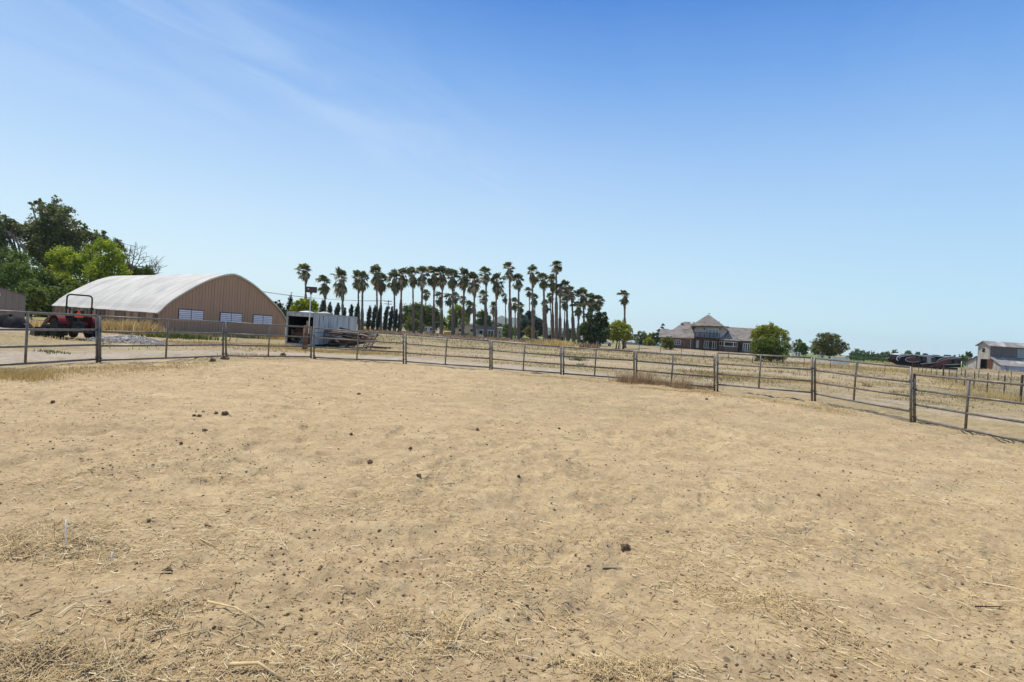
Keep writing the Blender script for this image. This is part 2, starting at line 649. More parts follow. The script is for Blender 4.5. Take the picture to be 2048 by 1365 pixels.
    out = sstep(-.3, .8, sgn + (n3 - .5) * 1.2)
    R = out * np.clip(0.62 + .8 * sstep(.3, .7, n1 * .5 + n2 * .6), 0, 1)
    R = np.maximum(R, 0.85 * np.exp(-(sgn / 0.55) ** 2) * (n3 > .35) * sstep(-1, 3, x + (n1 - .5) * 4))
    R = np.maximum(R, 0.55 * sstep(-3.0, -.2, sgn + (n3 - .5) * 2) * sstep(2, 7, x))
    R = np.maximum(R, 0.95 * np.exp(-((sgn + .8) / 1.0) ** 2) * sstep(-7, -11, x) * sstep(.2, .5, n3))
    # pale track running round outside the pen on the left, and faint wheel tracks on the right
    tr = np.exp(-((sgn - 3.0 - 1.2 * (n1 - .5)) / 2.3) ** 2) * (1 - sstep(3, 10, x)) * (sgn > 0)
    tr2 = (np.exp(-((sgn - 4.6) / .45) ** 2) + np.exp(-((sgn - 6.3) / .45) ** 2)) * sstep(6, 12, x) * (sgn > 0)
    tr3 = np.exp(-((y - 46 - .05 * x) / 2.5) ** 2) * sstep(-8, -3, x) * (1 - sstep(20, 40, x)) * .7
    tr4 = np.exp(-((y - 112) / 9) ** 2) * sstep(-30, -10, x) * .55
    Gc = np.clip(tr * (0.55 + .5 * n3) + tr2 * .6 + tr3 * (.4 + .6 * n3) + tr4, 0, 1)
    px_ = 1024 + F * x / np.maximum(y, 1)
    Bc = sstep(158, 175, y + 12 * (n1 - .5)) * sstep(-25, 10, x) * (1 - sstep(70, 95, x)) * (1 - sstep(420, 600, y)) * .9
    Bc = np.maximum(Bc, sstep(175, 185, y) * sstep(88, 96, x) * (1 - sstep(420, 600, y)))
    Bc = np.maximum(Bc, sstep(60, 66, y) * sstep(-52, -56, x) * .4)
    R = np.maximum(R, sstep(400, 600, y))
    R = np.maximum(R, inside * .42 * sstep(9, 17, y) * sstep(-4, 5, x + 5 * (n1 - .5)) * sstep(.25, .6, n3 * .5 + n1 * .6))
    cols = np.stack([R, Gc, Bc, np.ones_like(R)], -1).astype(np.float32)
    a = o.data.attributes.new('zone', 'FLOAT_COLOR', 'POINT')
    a.data.foreach_set('color', cols.ravel())
    brown_patch = np.exp(-((x - .5 * 0 + 12.4) / 2.5) ** 2 - ((y - 17.9) / 1.0) ** 2) * .8 * sstep(.35, .6, n3) \
        + np.exp(-((x + 13.8) / 1.5) ** 2 - ((y - 14.4) / .7) ** 2) * .9 \
        + np.exp(-((x + 10.8) / 3.2) ** 2 - ((y - 25.6) / .9) ** 2) * .5 \
        + np.exp(-((x + 7.2) / 2.0) ** 2 - ((y - 27.6) / .5) ** 2) * .6
    a = o.data.attributes.new('brown_patch', 'FLOAT', 'POINT')
    a.data.foreach_set('value', np.clip(brown_patch, 0, 1).astype(np.float32))


ground()

# ------------------------------------------------------------------ materials
mat('galv', (0.225, 0.195, 0.155), (0.125, 0.102, 0.08), rough=.38, metal=.1, scale=7, lo=.35, hi=.7, bump=.15)
mat('weld', (0.10, 0.09, 0.08), rough=.6, metal=.4)
mat('dark_metal', (0.035, 0.035, 0.037), (0.07, 0.055, 0.045), rough=.5, metal=.4, scale=6)
mat('black', (0.012, 0.012, 0.013), rough=.5)
mat('rubber', (0.016, 0.015, 0.014), (0.04, 0.035, 0.03), rough=.9, spec=.15, scale=9, bump=.2)
mat('tractor_red', (0.17, 0.014, 0.010), (0.11, 0.010, 0.008), rough=.5, scale=5, spec=.2)
mat('rust_red', (0.13, 0.03, 0.02), (0.10, 0.03, 0.02), rough=.6, scale=8)
mat('safety_orange', (0.95, 0.09, 0.015), rough=.5)
mat('white_paint', (0.74, 0.74, 0.72), (0.62, 0.61, 0.58), rough=.5, scale=3)
mat('roof_white', (0.62, 0.575, 0.475), (0.52, 0.48, 0.39), rough=.6, scale=.7, stretch=(1, 1, .35), col3=(.40, .39, .35), scale3=.45, lo3=.55, hi3=.75)
mat('barn_board', (0.49, 0.285, 0.17), (0.45, 0.262, 0.155), rough=.8, scale=2, stretch=(4, 4, .4), bump=.25, bscale=12)
mat('barn_board_b', (0.47, 0.275, 0.165), (0.43, 0.25, 0.15), rough=.8, scale=2, stretch=(4, 4, .4), bump=.25, bscale=12)
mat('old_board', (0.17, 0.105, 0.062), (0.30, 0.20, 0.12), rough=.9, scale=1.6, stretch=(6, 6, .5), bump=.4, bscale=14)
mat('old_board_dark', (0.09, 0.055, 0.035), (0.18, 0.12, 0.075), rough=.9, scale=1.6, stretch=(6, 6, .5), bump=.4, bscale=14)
mat('louvre', (0.88, 0.77, 0.74), (0.78, 0.68, 0.64), rough=.6, scale=3)
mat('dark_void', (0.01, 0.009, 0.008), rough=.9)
mat('trailer_skin', (0.55, 0.56, 0.55), (0.45, 0.46, 0.45), rough=.6, scale=.9, col3=(.16, .12, .09), scale3=3.0, lo3=.50, hi3=.66, stretch=(1.2, 1.2, .16))
mat('trailer_frame', (0.50, 0.49, 0.45), (0.32, 0.29, 0.25), rough=.6, scale=4)
mat('grey_wood', (0.12, 0.09, 0.068), (0.21, 0.165, 0.12), rough=.9, scale=3, stretch=(1, 1, 1), bump=.3)
mat('brown_wood', (0.12, 0.065, 0.035), (0.19, 0.11, 0.06), rough=.9, scale=3, bump=.3)
mat('dark_wood', (0.04, 0.028, 0.02), (0.08, 0.057, 0.04), rough=.9, scale=3)
mat('junk_brown', (0.16, 0.065, 0.035), (0.07, 0.035, 0.02), rough=.8, scale=5)
mat('bark', (0.085, 0.062, 0.045), (0.14, 0.105, 0.08), rough=.95, scale=3, bump=.5)
mat('palm_bark', (0.15, 0.105, 0.07), (0.235, 0.175, 0.125), rough=.95, scale=2.5, bump=.5, stretch=(1, 1, 5))
mat('brick', (0.20, 0.125, 0.098), (0.135, 0.09, 0.07), rough=.9, scale=3.2, lo=.3, hi=.7, col3=(.30, .17, .13), scale3=1.0, bump=.2)
mat('shingle', (0.33, 0.285, 0.235), (0.43, 0.38, 0.32), rough=.9, scale=.6, stretch=(.6, 1, 3), detail=6, col3=(.19, .155, .13), scale3=1.6)
mat('stucco', (0.46, 0.43, 0.39), (0.40, 0.37, 0.33), rough=.9, scale=2)
mat('cream', (0.62, 0.50, 0.33), (0.56, 0.45, 0.30), rough=.8, scale=1.5)
mat('grey_roof', (0.17, 0.175, 0.185), (0.22, 0.22, 0.23), rough=.85, scale=2)
mat('glass', (0.012, 0.013, 0.015), rough=.12, spec=.35)
mat('glass_pale', (0.16, 0.20, 0.22), rough=.1, spec=.7)
mat('weathered', (0.46, 0.43, 0.385), (0.33, 0.30, 0.26), rough=.9, scale=1.2, stretch=(3, 3, .5), col3=(.13, .115, .10), scale3=1.3, lo3=.56, hi3=.68, bump=.3)
mat('weathered_dark', (0.17, 0.15, 0.135), (0.115, 0.10, 0.09), rough=.9, scale=1.5, stretch=(4, 4, .5), bump=.3)
mat('tin_roof', (0.36, 0.33, 0.285), (0.27, 0.245, 0.215), rough=1, metal=0, spec=.1, scale=.8, col3=(.55, .52, .48), scale3=.5, lo3=.52, hi3=.66)
mat('blue_paint', (0.35, 0.42, 0.53), (0.42, 0.46, 0.53), rough=.7, scale=1.2, col3=(.25, .23, .22), scale3=1.6, lo3=.6, hi3=.72)
mat('coach_brown', (0.15, 0.055, 0.04), rough=.7, spec=.1)
mat('coach_dark', (0.020, 0.011, 0.009), rough=.7, spec=.08)
mat('coach_silver', (0.30, 0.29, 0.29), rough=.3, spec=.6)
mat('clod_soil', (0.12, 0.072, 0.038), (0.21, 0.135, 0.075), rough=.95, scale=12, bump=.5)
mat('clod_pale', (0.27, 0.20, 0.13), (0.19, 0.135, 0.085), rough=.95, scale=20, bump=.5)
mat('straw_stem', (0.78, 0.60, 0.30), (0.60, 0.43, 0.20), rough=.7, scale=15)
mat('bleached', (0.95, 0.88, 0.70), rough=.7)
mat('gravel_stone', (0.50, 0.45, 0.38), (0.37, 0.33, 0.28), rough=.9, scale=7)
mat('adobe', (0.42, 0.20, 0.09), (0.30, 0.15, 0.075), rough=.95, scale=2)
mat('hill_slope', (0.13, 0.12, 0.08), (0.08, 0.09, 0.05), rough=1, scale=.01)
mat('tarp', (0.014, 0.013, 0.012), (0.03, 0.028, 0.026), rough=.8, spec=.15, scale=3, bump=.5)
mat('tan_tank', (0.50, 0.32, 0.14), rough=.5)
mat('blue_bin', (0.05, 0.14, 0.30), rough=.5)
mat('wire_metal', (0.13, 0.12, 0.11), rough=.6, metal=.5)
mat('post_green', (0.06, 0.05, 0.04), (0.10, 0.07, 0.05), rough=.8, scale=5)
mat('shed_tan', (0.30, 0.22, 0.17), (0.25, 0.185, 0.145), rough=.8, scale=2, stretch=(4, 4, .4))

leafmat('leaf_dark', (0.035, 0.06, 0.016), (0.12, 0.16, 0.04), (0.42, 0.42, 0.20), rough=.4, trans=.3)
leafmat('leaf_brownish', (0.06, 0.09, 0.022), (0.24, 0.25, 0.07), (0.50, 0.33, 0.16), trans=.4)
leafmat('leaf_bright', (0.12, 0.19, 0.010), (0.44, 0.50, 0.025), (0.68, 0.66, 0.05), trans=.45)
leafmat('leaf_mid', (0.055, 0.095, 0.012), (0.20, 0.26, 0.032), (0.44, 0.44, 0.10), trans=.4)
leafmat('leaf_olive', (0.08, 0.105, 0.018), (0.25, 0.26, 0.055), (0.46, 0.38, 0.14), trans=.4)
leafmat('leaf_yellow', (0.14, 0.18, 0.012), (0.46, 0.46, 0.045), (0.70, 0.60, 0.09), trans=.45)
leafmat('leaf_cypress', (0.018, 0.035, 0.015), (0.05, 0.07, 0.028), (0.10, 0.12, 0.05), trans=.2)
leafmat('leaf_blue', (0.025, 0.05, 0.035), (0.07, 0.11, 0.07), (0.14, 0.18, 0.11), trans=.25)
leafmat('frond', (0.055, 0.08, 0.018), (0.24, 0.24, 0.08), (0.80, 0.64, 0.42), trans=.35)
leafmat('dead_frond', (0.24, 0.145, 0.075), (0.42, 0.28, 0.165), (0.62, 0.45, 0.28), trans=.2)
leafmat('dry_blade', (0.46, 0.32, 0.12), (0.66, 0.49, 0.20), (0.80, 0.64, 0.34), trans=.35, rough=.8)
leafmat('dull_blade', (0.22, 0.185, 0.075), (0.41, 0.315, 0.155), (0.57, 0.45, 0.25), trans=.35, rough=.8)
leafmat('brown_weed', (0.22, 0.14, 0.08), (0.48, 0.33, 0.17), (0.68, 0.52, 0.30), trans=.3, rough=.8)
leafmat('green_weed', (0.06, 0.10, 0.02), (0.14, 0.18, 0.04), (0.30, 0.28, 0.10), trans=.2, rough=.8)
leafmat('straw_bit', (0.34, 0.235, 0.11), (0.62, 0.47, 0.23), (0.82, 0.70, 0.44), trans=.0, rough=.8)
leafmat('crumb', (0.14, 0.082, 0.04), (0.36, 0.25, 0.135), (0.44, 0.33, 0.21), trans=.0, rough=.95)
leafmat('vine_leaf', (0.045, 0.10, 0.015), (0.10, 0.18, 0.03), (0.20, 0.28, 0.06), trans=.3)

# ------------------------------------------------------------------ pen litter: straw, crumbs
def straws(name, x, y, length, width, m, zoff=0.006, tilt=0.12, seed=1, kind='stuff'):
    r = np.random.default_rng(seed)
    n = len(x)
    z = gz(x, y) + zoff
    a = r.uniform(0, 2 * PI, n)
    tl = r.normal(0, tilt, n)
    L = length
    d = np.stack([np.cos(a) * np.cos(tl), np.sin(a) * np.cos(tl), np.abs(np.sin(tl))], -1) * L[:, None] * .5
    s = np.stack([-np.sin(a), np.cos(a), np.zeros(n)], -1) * width[:, None] * .5
    u = np.zeros((n, 3)); u[:, 2] = width * .8
    c = np.stack([x, y, z + d[:, 2]], -1)
    bend = r.normal(0, .12, (n, 1)) * np.stack([-np.sin(a), np.cos(a), np.zeros(n)], -1) * L[:, None]
    c1 = c + bend
    # three-sided straw in two segments
    V = np.stack([c - d - s, c - d + s, c - d + u, c1 - s, c1 + s, c1 + u, c + d - s * .6, c + d + s * .6, c + d + u * .6], 1).reshape(-1, 3)
    b = np.arange(n)[:, None] * 9
    q = np.array([[0, 3, 5, 2], [2, 5, 4, 1], [3, 6, 8, 5], [5, 8, 7, 4]])
    Fc = (b[:, None, :] + q[None]).reshape(-1, 4)
    tint = np.repeat(r.uniform(0, 1, n), 9)
    o = npmesh(name, V, Fc, m, tint=tint)
    if kind: tag(o, kind=kind)
    return o


def pen_points(n, ymin, ymax, seed, clump=True, p=1.6):
    """points inside the pen, denser near the camera as a picture sees them"""
    r = np.random.default_rng(seed)
    t = r.uniform(0, 1, n * 3)
    y = (ymin ** (1 - p) + t * (ymax ** (1 - p) - ymin ** (1 - p))) ** (1 / (1 - p))
    x = r.uniform(-1.02, 1.02, n * 3) * (y + .5)
    k = in_poly(x, y, PEN)
    if clump:
        w = sstep(.35, .75, vn(x, y, 1.3, 31) * .6 + vn(x, y, .35, 32) * .4)
        w = np.maximum(w, .18)
        # more straw on the left foreground
        w = np.clip(w * (1 + 1.0 * sstep(-.3, -1.0, x / (y + .1)) * (y < 7)), 0, 1)
        k &= r.uniform(0, 1, n * 3) < w
    x = x[k][:n]; y = y[k][:n]
    return x, y


x, y = pen_points(30000, 2.3, 26, 41)
r_ = np.random.default_rng(5)
Ln = r_.gamma(1.5, .026, len(x)) + .015
Ln = np.minimum(Ln, .26) * (1 + y * .02)
Wd = r_.uniform(.002, .0044, len(x)) * (1 + y * .09)
straws('scattered_straw', x, y, Ln, Wd, MATS['straw_bit'], seed=2)
tag(bpy.data.objects['scattered_straw'], 'pale broken straw scattered thinly over the bare dirt of the pen', 'straw')

# denser straw wisps in matted patches
def straw_patch(cx, cy, rx, ry, n, seed, lift=.02, name='straw_patch', m='straw_bit', L0=.05, lab=None, W0=.004):
    r = np.random.default_rng(seed)
    a = r.uniform(0, 2 * PI, n); q = np.sqrt(r.uniform(0, 1, n)) * (1 + .35 * np.sin(a * 3 + seed) + .2 * np.sin(a * 7))
    x = cx + rx * q * np.cos(a); y = cy + ry * q * np.sin(a)
    Ln = r.gamma(2.5, L0 / 2.5 * 1.1, n) + .02
    o = straws(name, x, y, Ln, r.uniform(.7, 1.4, n) * W0, MATS[m], seed=seed + 500, tilt=.35, zoff=.005 + 0 * n)
    tag(o, lab, 'straw')
    return o


g = G(60, 1085); straw_patch(g.x, g.y, .75, .45, 1700, 3, L0=.07, lab='matted yellow straw patch around the upright white stalk at left')
g = G(120, 1320); straw_patch(g.x, g.y, .5, .22, 1100, 4, L0=.07, lab='matted straw patch in the bottom left corner')
g = G(315, 1225); straw_patch(g.x, g.y, .3, .16, 420, 5, L0=.06, lab='small ring of straw on the dirt in the lower left foreground')
g = G(1260, 1345); straw_patch(g.x, g.y, .35, .15, 650, 6, L0=.07, lab='straw wisps on the dirt at the bottom edge right of the middle')
g = G(1520, 1205); straw_patch(g.x, g.y, .55, .22, 500, 7, L0=.07, lab='loose straw in the trodden hollow at lower right')
g = G(880, 1270); straw_patch(g.x, g.y, .45, .25, 500, 8, L0=.06, lab='loose straw on the dirt at bottom centre')

# crumbs and pebbles of soil
def crumbs(name, x, y, s, m, seed, lab=None):
    r = np.random.default_rng(seed)
    n = len(x)
    oct_ = np.array([[1, 0, 0], [-1, 0, 0], [0, 1, 0], [0, -1, 0], [0, 0, 1], [0, 0, -.6]], float)
    V = oct_[None] * r.uniform(.55, 1.25, (n, 6, 1)) + r.normal(0, .18, (n, 6, 3))
    a = r.uniform(0, 2 * PI, n)
    ca, sa = np.cos(a)[:, None], np.sin(a)[:, None]
    X = V[..., 0] * ca - V[..., 1] * sa; Yv = V[..., 0] * sa + V[..., 1] * ca
    V = np.stack([X, Yv, V[..., 2] * r.uniform(.5, .9, (n, 1))], -1) * s[:, None, None]
    V += np.stack([x, y, gz(x, y) + s * .25], -1)[:, None]
    q = np.array([[0, 2, 4], [2, 1, 4], [1, 3, 4], [3, 0, 4], [2, 0, 5], [1, 2, 5], [3, 1, 5], [0, 3, 5]])
    Fc = (np.arange(n)[:, None, None] * 6 + q[None]).reshape(-1, 3)
    o = npmesh(name, V.reshape(-1, 3), Fc, m, tint=np.repeat(r.beta(1.1, 1.6, n), 6))
    tag(o, lab, 'soil', kind='stuff')
    return o


x, y = pen_points(30000, 2.3, 27, 51, clump=False, p=1.25)
k_ = np.random.default_rng(4).uniform(0, 1, len(x)) < .25 + .75 * sstep(.42, .68, vn(x, y, .8, 98) * .55 + vn(x, y, 2.6, 99) * .45)
x = x[k_]; y = y[k_]
r_ = np.random.default_rng(6)
crumbs('soil_crumbs', x, y, np.minimum(r_.gamma(.9, .0038, len(x)) + .0026, .014) * (1 + y * .05), MATS['crumb'], 6,
       'small dark crumbs of soil and dung strewn over the pen')


x, y = pen_points(9000, 7, 28, 53, clump=False, p=1.02)
k_ = np.random.default_rng(3).uniform(0, 1, len(x)) < .15 + .85 * sstep(.5, .75, vn(x, y, .5, 88) * .5 + vn(x, y, 1.7, 89) * .5)
x = x[k_]; y = y[k_]
r_ = np.random.default_rng(16)
crumbs('soil_crumbs', x, y, np.minimum(r_.gamma(1.0, .007, len(x)) + .005, .03) * np.clip(y / 20, .4, 1.1), MATS['crumb'], 17,
       'brown crumbs of soil strewn over the far half of the pen')


def clod(px, py, rpx, label, m='clod_soil', flat=.75, group='dark clods lying in the pen'):
    g = G(px, py)
    r = rpx * g.y / F
    mb = MB()
    rr = random.Random(int(px * 7 + py))
    n1, n2 = 7, 10
    ph = [rr.uniform(0, 6.28) for _ in range(6)]
    vs = [(0, 0, r * flat)]
    for i in range(1, n1):
        th = PI * i / n1
        for k in range(n2):
            w = 2 * PI * k / n2
            q = r * (1 + .20 * math.sin(3 * w + ph[0] + 2 * th) + .14 * math.sin(5 * th + ph[1] + w) + rr.uniform(-.10, .10))
            vs.append((q * math.sin(th) * math.cos(w), q * math.sin(th) * math.sin(w) * .85, q * flat * math.cos(th)))
    vs.append((0, 0, -r * flat))
    fs = [(0, 1 + k, 1 + (k + 1) % n2) for k in range(n2)]
    for i in range(n1 - 2):
        for k in range(n2):
            a = 1 + i * n2 + k; b = 1 + i * n2 + (k + 1) % n2
            fs.append((a, a + n2, b + n2, b))
    e = len(vs) - 1
    fs += [(e - n2 + (k + 1) % n2, e - n2 + k, e) for k in range(n2)]
    mb.add(vs, fs)
    o = mk('dirt_clod', mb, MATS[m])
    o.location = (g.x, g.y, g.z + r * flat * .45)
    o.rotation_euler = (0, 0, rr.uniform(0, 6))
    return tag(o, label, 'clod', group)


CL = [(449, 719, 8, 'large round brown clod at the foot of the panel joint near the hangar'),
      (425, 724, 6, 'flat dark clod just left of the large round one by the fence'),
      (566, 713, 6, 'brown clod under the bottom rail in front of the open trailer'),
      (629, 718, 4, 'small clod at the foot of the joint by the trailer'),
      (449, 831, 7, 'dark clod, the largest of the row at left centre of the pen'),
      (432, 829, 4, 'small dark clod touching the left side of the largest one in its row'),
      (398, 834, 5, 'crumbly dark clod at the left end of the row in the pen'),
      (388, 833, 4, 'small crumb beside the left end of the clod row'),
      (409, 863, 5, 'oval dark clod a little nearer than the clod row'),
      (362, 888, 4, 'small dark clod between the clod row and the foreground'),
      (105, 809, 4, 'lone dark clod near the left edge of the picture'),
      (740, 929, 6, 'dark egg-shaped clod left of centre'),
      (702, 871, 4, 'flat dark clod above and left of the egg-shaped one'),
      (821, 898, 4, 'small dark clod right of the egg-shaped one'),
      (838, 953, 5, 'brown clod with loose soil around it near the middle'),
      (955, 859, 3, 'tiny dark clod in the middle of the pen'),
      (1037, 955, 4, 'dark clod in the centre of the pen'),
      (1118, 857, 3, 'tiny dark clod right of centre'),
      (1250, 1099, 10, 'ragged dark clod in a dug hollow right of centre'),
      (1637, 992, 4, 'dark clod in the right half of the pen'),
      (335, 1145, 9, 'grey-green lumpy clod in the left foreground'),
      (149, 1084, 6, 'dark clod right of the upright white stalk'),
      (455, 1027, 5, 'dark clod with a spike of straw at left'),
      (297, 1042, 4, 'small dark clod between the white stalk and the spiked clod'),
      (286, 1316, 5, 'twin dark clod near the bottom edge at left'),
      (1300, 1335, 6, 'dark clod at the bottom edge right of centre'),
      (614, 1322, 5, 'blue-grey pebble near the bottom edge left of centre'),
      (1413, 803, 3, 'tiny dark clod close to the fence weeds'),
      (718, 790, 4, 'dark tuft-like clod left of centre near the fence')]
for c in CL:
    clod(*c)
# dug hollow rim clods round (1250,1099)

def stalk(pts, r, label, m='straw_stem'):
    """pts: (px,py,height above ground)"""
    ws = []
    for px, py, h in pts:
        g = G(px, py); ws.append(Vector((g.x, g.y, g.z + h)))
    mb = MB().tube(ws, [r * (1 - .5 * i / (len(ws) - 1)) for i in range(len(ws))], 6)
    c = ws[0]
    mb.v = [(a - c.x, b - c.y, d - c.z) for a, b, d in mb.v]
    o = mk('straw_stalk', mb, MATS[m], smooth=True)
    o.location = c
    return tag(o, label, 'stalk', 'long stalks lying in the pen')


g0 = G(130, 1098)
o = mk('straw_stalk', MB().tube([(0, 0, 0), (.004, 0, .09), (-.004, 0, .22)], [.007, .006, .005], 6), MATS['bleached'], smooth=True)
o.location = g0; tag(o, 'upright bleached white stalk standing in the dirt at left', 'stalk', 'long stalks lying in the pen')
g0 = G(223, 1129)
mb = MB().tube([(0, 0, 0), (0, 0, .10)], [.007, .004], 6).tube([(0, 0, .005), (-.12, -.01, .012)], [.006, .004], 6)
o = mk('straw_stalk', mb, MATS['bleached'], smooth=True)
o.location = g0; tag(o, 'small L-shaped white stalk right of the upright white one', 'stalk', 'long stalks lying in the pen')
stalk([(415, 1213, .03), (470, 1228, .04), (528, 1253, .01)], .008, 'long bent straw stalk in the left foreground')
stalk([(460, 1340, .03), (515, 1345, .05), (570, 1365, .01)], .011, 'thick yellow stalk cut off by the bottom edge')
stalk([(910, 1290, .01), (925, 1262, .04), (942, 1238, .06)], .007, 'pale straw stalk pointing up at bottom centre')
stalk([(120, 1270, .01), (160, 1252, .03), (190, 1238, .02)], .005, 'thin grey stalk in the lower left corner area')
stalk([(345, 1277, .01), (380, 1268, .02), (415, 1260, .01)], .005, 'thin grey twig at bottom left, nearly level')
stalk([(400, 1080, .01), (432, 1098, .02)], .005, 'short straw left of centre in the foreground')
stalk([(1205, 1139, .01), (1245, 1140, .012)], .006, 'short grey twig below the dug hollow', 'grey_wood')
stalk([(410, 1052, .01), (427, 1058, .012)], .008, 'short dark twig at left in the pen', 'dark_wood')
stalk([(1950, 1217, .01), (2005, 1219, .015)], .006, 'dark twig near the right edge of the foreground', 'dark_wood')
stalk([(1200, 1318, .03), (1222, 1342, .02)], .007, 'pale stalk at the bottom edge right of centre')
stalk([(45, 1240, .01), (85, 1228, .02)], .007, 'dark twig at the left edge', 'dark_wood')


# ------------------------------------------------------------------ pen fence, built panel by panel
# (left px, right px, left Y index, right Y index, rail rows left, rail rows right, mid px, foot rows)
def lerp(a, b, t): return a + (b - a) * t


PANELS = [
    (-60, 194, 0, 1, [619.6, 658.5, 695.5, 733.5], [632, 660.3, 690, 718.8], 57, 'leftmost pipe panel in front of the tractor'),
    (200, 446, 1, 2, [633.5, 663.6, 692, 720.8], [644.4, 666.9, 690.2, 712.4], 337, 'pipe panel in front of the hangar, second from the left'),
    (452, 622, 2, 3, [645, 668, 690, 711.8], [654.8, 674.4, 693.8, 714], 541, 'short pipe panel between the hangar windows and the open trailer'),
    (628, 807, 3, 4, [656.8, 675.5, 695, 715.2], [669.6, 686.8, 704.7, 722.6], 718, 'pipe panel in front of the lumber pile'),
    (812, 980, 4, 5, [669.7, 688, 706.4, 723.6], [682.3, 699.8, 717.6, 735.2], 895, 'pipe panel in front of the cream house'),
    (984, 1122, 5, 6, [683.3, 701.4, 718.5, 736.3], [694, 711.8, 729, 746.6], 1051, 'pipe panel below the tallest palms'),
    (1127, 1268, 6, 7, [694.4, 713, 730.4, 747.6], [703, 721.3, 739.7, 758], 1194, 'pipe panel in front of the dark tree, left of the weeds'),
    (1273, 1429, 7, 8, [703.7, 722.7, 741.4, 760], [714.5, 734.6, 755, 775.4], 1348, 'pipe panel overgrown with dry weeds along its foot'),
    (1435, 1624, 8, 9, [706.6, 727.8, 748.2, 769.5], [715.8, 739.6, 762.6, 785.4], 1523, 'pipe gate panel in front of the big bush'),
    (1630, 1822, 9, 10, [716.8, 741, 765, 788], [734.8, 764.5, 793, 823], 1714, 'pipe panel left of the long trailer'),
    (1829, 2068, 10, 11, [749, 780, 809.5, 838.5], [772, 810, 848, 887], 1941, 'nearest pipe panel at the right edge, in front of the barn'),
]
for (xl, xr, il, ir, rl, rr_, mx, lab) in PANELS:
    def Yat(px, i): return JD[i] * (1 if abs(px - JX[i]) < 8 else 1)
    Yl, Yr = JD[il], JD[ir]
    # the foot of each end sits on the ground
    base = P(xl, rl[3] + 6, Yl)
    pt = thing('fence_panel', 'brown galvanised ' + lab, 'fence', (base.x, base.y, 0), 0, 'pipe panels round the pen')
    for a, b in zip(rl, rr_):
        A, B = P(xl, a, Yl), P(xr, b, Yr)
        mid = (A + B) / 2 + Vector((0, 0, -.006))
        mk('rail', MB().tube([A, mid, B], .034, 8), MATS['galv'], pt, True, True)
    for px, rows, Yv in ((xl, rl, Yl), (xr, rr_, Yr)):
        top = P(px, rows[0] - 1, Yv)
        bot = P(px, rows[3], Yv)
        d = (bot - top).normalized()
        k = (bot.z - float(gz(bot.x, bot.y))) / max(-d.z, .1)
        foot = bot + d * (max(k, .02) + .03)
        mk('post', MB().tube([top, foot], .041, 10), MATS['galv'], pt, True, True)
        for rrow in (rows[1] - 3, rows[3] - 4):
            c = P(px, rrow, Yv)
            mk('pin_bracket', MB().box(c, (.11, .05, .035)), MATS['weld'], pt, False, True)
    # mid stay: find where the photo column meets the panel plane
    def onpanel(pa, pb):
        A, B = pa, pb
        rx = ray(mx, hz(mx)).x
        t = (A.x - rx * A.y) / ((A.x - rx * A.y) - (B.x - rx * B.y))
        return A + (B - A) * t
    T = onpanel(P(xl, rl[0], Yl), P(xr, rr_[0], Yr))
    Bm = onpanel(P(xl, rl[3], Yl), P(xr, rr_[3], Yr))
    mk('stay', MB().tube([T, Bm], .034, 8), MATS['galv'], pt, True, True)


# ------------------------------------------------------------------ grasses and weeds
def blades(name, x, y, h, w, m, seed, lean=.35, label=None, cat='grass', kind='stuff', root=None, zb=None):
    r = np.random.default_rng(seed)
    n = len(x)
    a = r.uniform(0, 2 * PI, n)
    z = (gz(x, y) if zb is None else zb) - .01
    s = np.stack([np.cos(a), np.sin(a), np.zeros(n)], -1) * (w[:, None] * .5)
    l = r.normal(0, lean, (n, 2))
    b = np.stack([x, y, z], -1)
    t = b + np.stack([l[:, 0] * h, l[:, 1] * h, h], -1)
    mdl = b + np.stack([l[:, 0] * h * .35, l[:, 1] * h * .35, h * .6], -1)
    V = np.stack([b - s, b + s, mdl + s * .7, t, mdl - s * .7], 1).reshape(-1, 3)
    i = np.arange(n)[:, None] * 5
    f3 = np.concatenate([i + np.array([[0, 1, 2]]), i + np.array([[0, 2, 4]]), i + np.array([[4, 2, 3]])], 0)
    o = npmesh(name, V, f3, m, tint=np.repeat(r.uniform(0, 1, n), 5))
    tag(o, label, cat, kind=kind)
    return o


def scatter_px(n, x0, x1, y0, y1, seed):
    """ground points spread evenly as the photo shows the area"""
    r = np.random.default_rng(seed)
    px = r.uniform(x0, x1, n); t = r.uniform(0, 1, n)
    return px, t


def field(n, xr, yr, seed, dens=None, p=1.4):
    r = np.random.default_rng(seed)
    t = r.uniform(0, 1, n)
    y = (yr[0] ** (1 - p) + t * (yr[1] ** (1 - p) - yr[0] ** (1 - p))) ** (1 / (1 - p))
    x = r.uniform(xr[0], xr[1], n) * y
    k = ~in_poly(x, y, PEN)
    k &= dist_poly(x, y, JP, False) > .5
    if dens is not None: k &= r.uniform(0, 1, n) < dens(x, y)
    return x[k], y[k]


def dn1(x, y):
    d = sstep(.42, .72, vn(x, y * 1.6, .22, 61) * .6 + vn(x, y, .9, 62) * .4)
    tr = np.exp(-((y - 46 - .05 * x) / 3) ** 2) * (x < 20)
    ed = sstep(4.5, 6.5, dist_poly(x, y, JP, False))
    hang = (x < -20) & (y > 43) & (y < 62)
    return np.clip(d * 1.2, .05, 1) * (1 - .8 * tr) * ed * (~hang)


r_ = np.random.default_rng(71)
x, y = field(170000, (-.72, 1.0), (22, 130), 72, dn1)
h = r_.gamma(3, .018, len(x)) * (1 + .9 * sstep(45, 62, y) * (1 - sstep(95, 115, y)) + 1.2 * (vn(x, y, .15, 66) > .68))
blades('dry_grass', x, y, h, .014 + y * .0007, MATS['dull_blade'], 73, label='dull yellow and olive dry grass covering the open field beyond the pen', lean=.4)
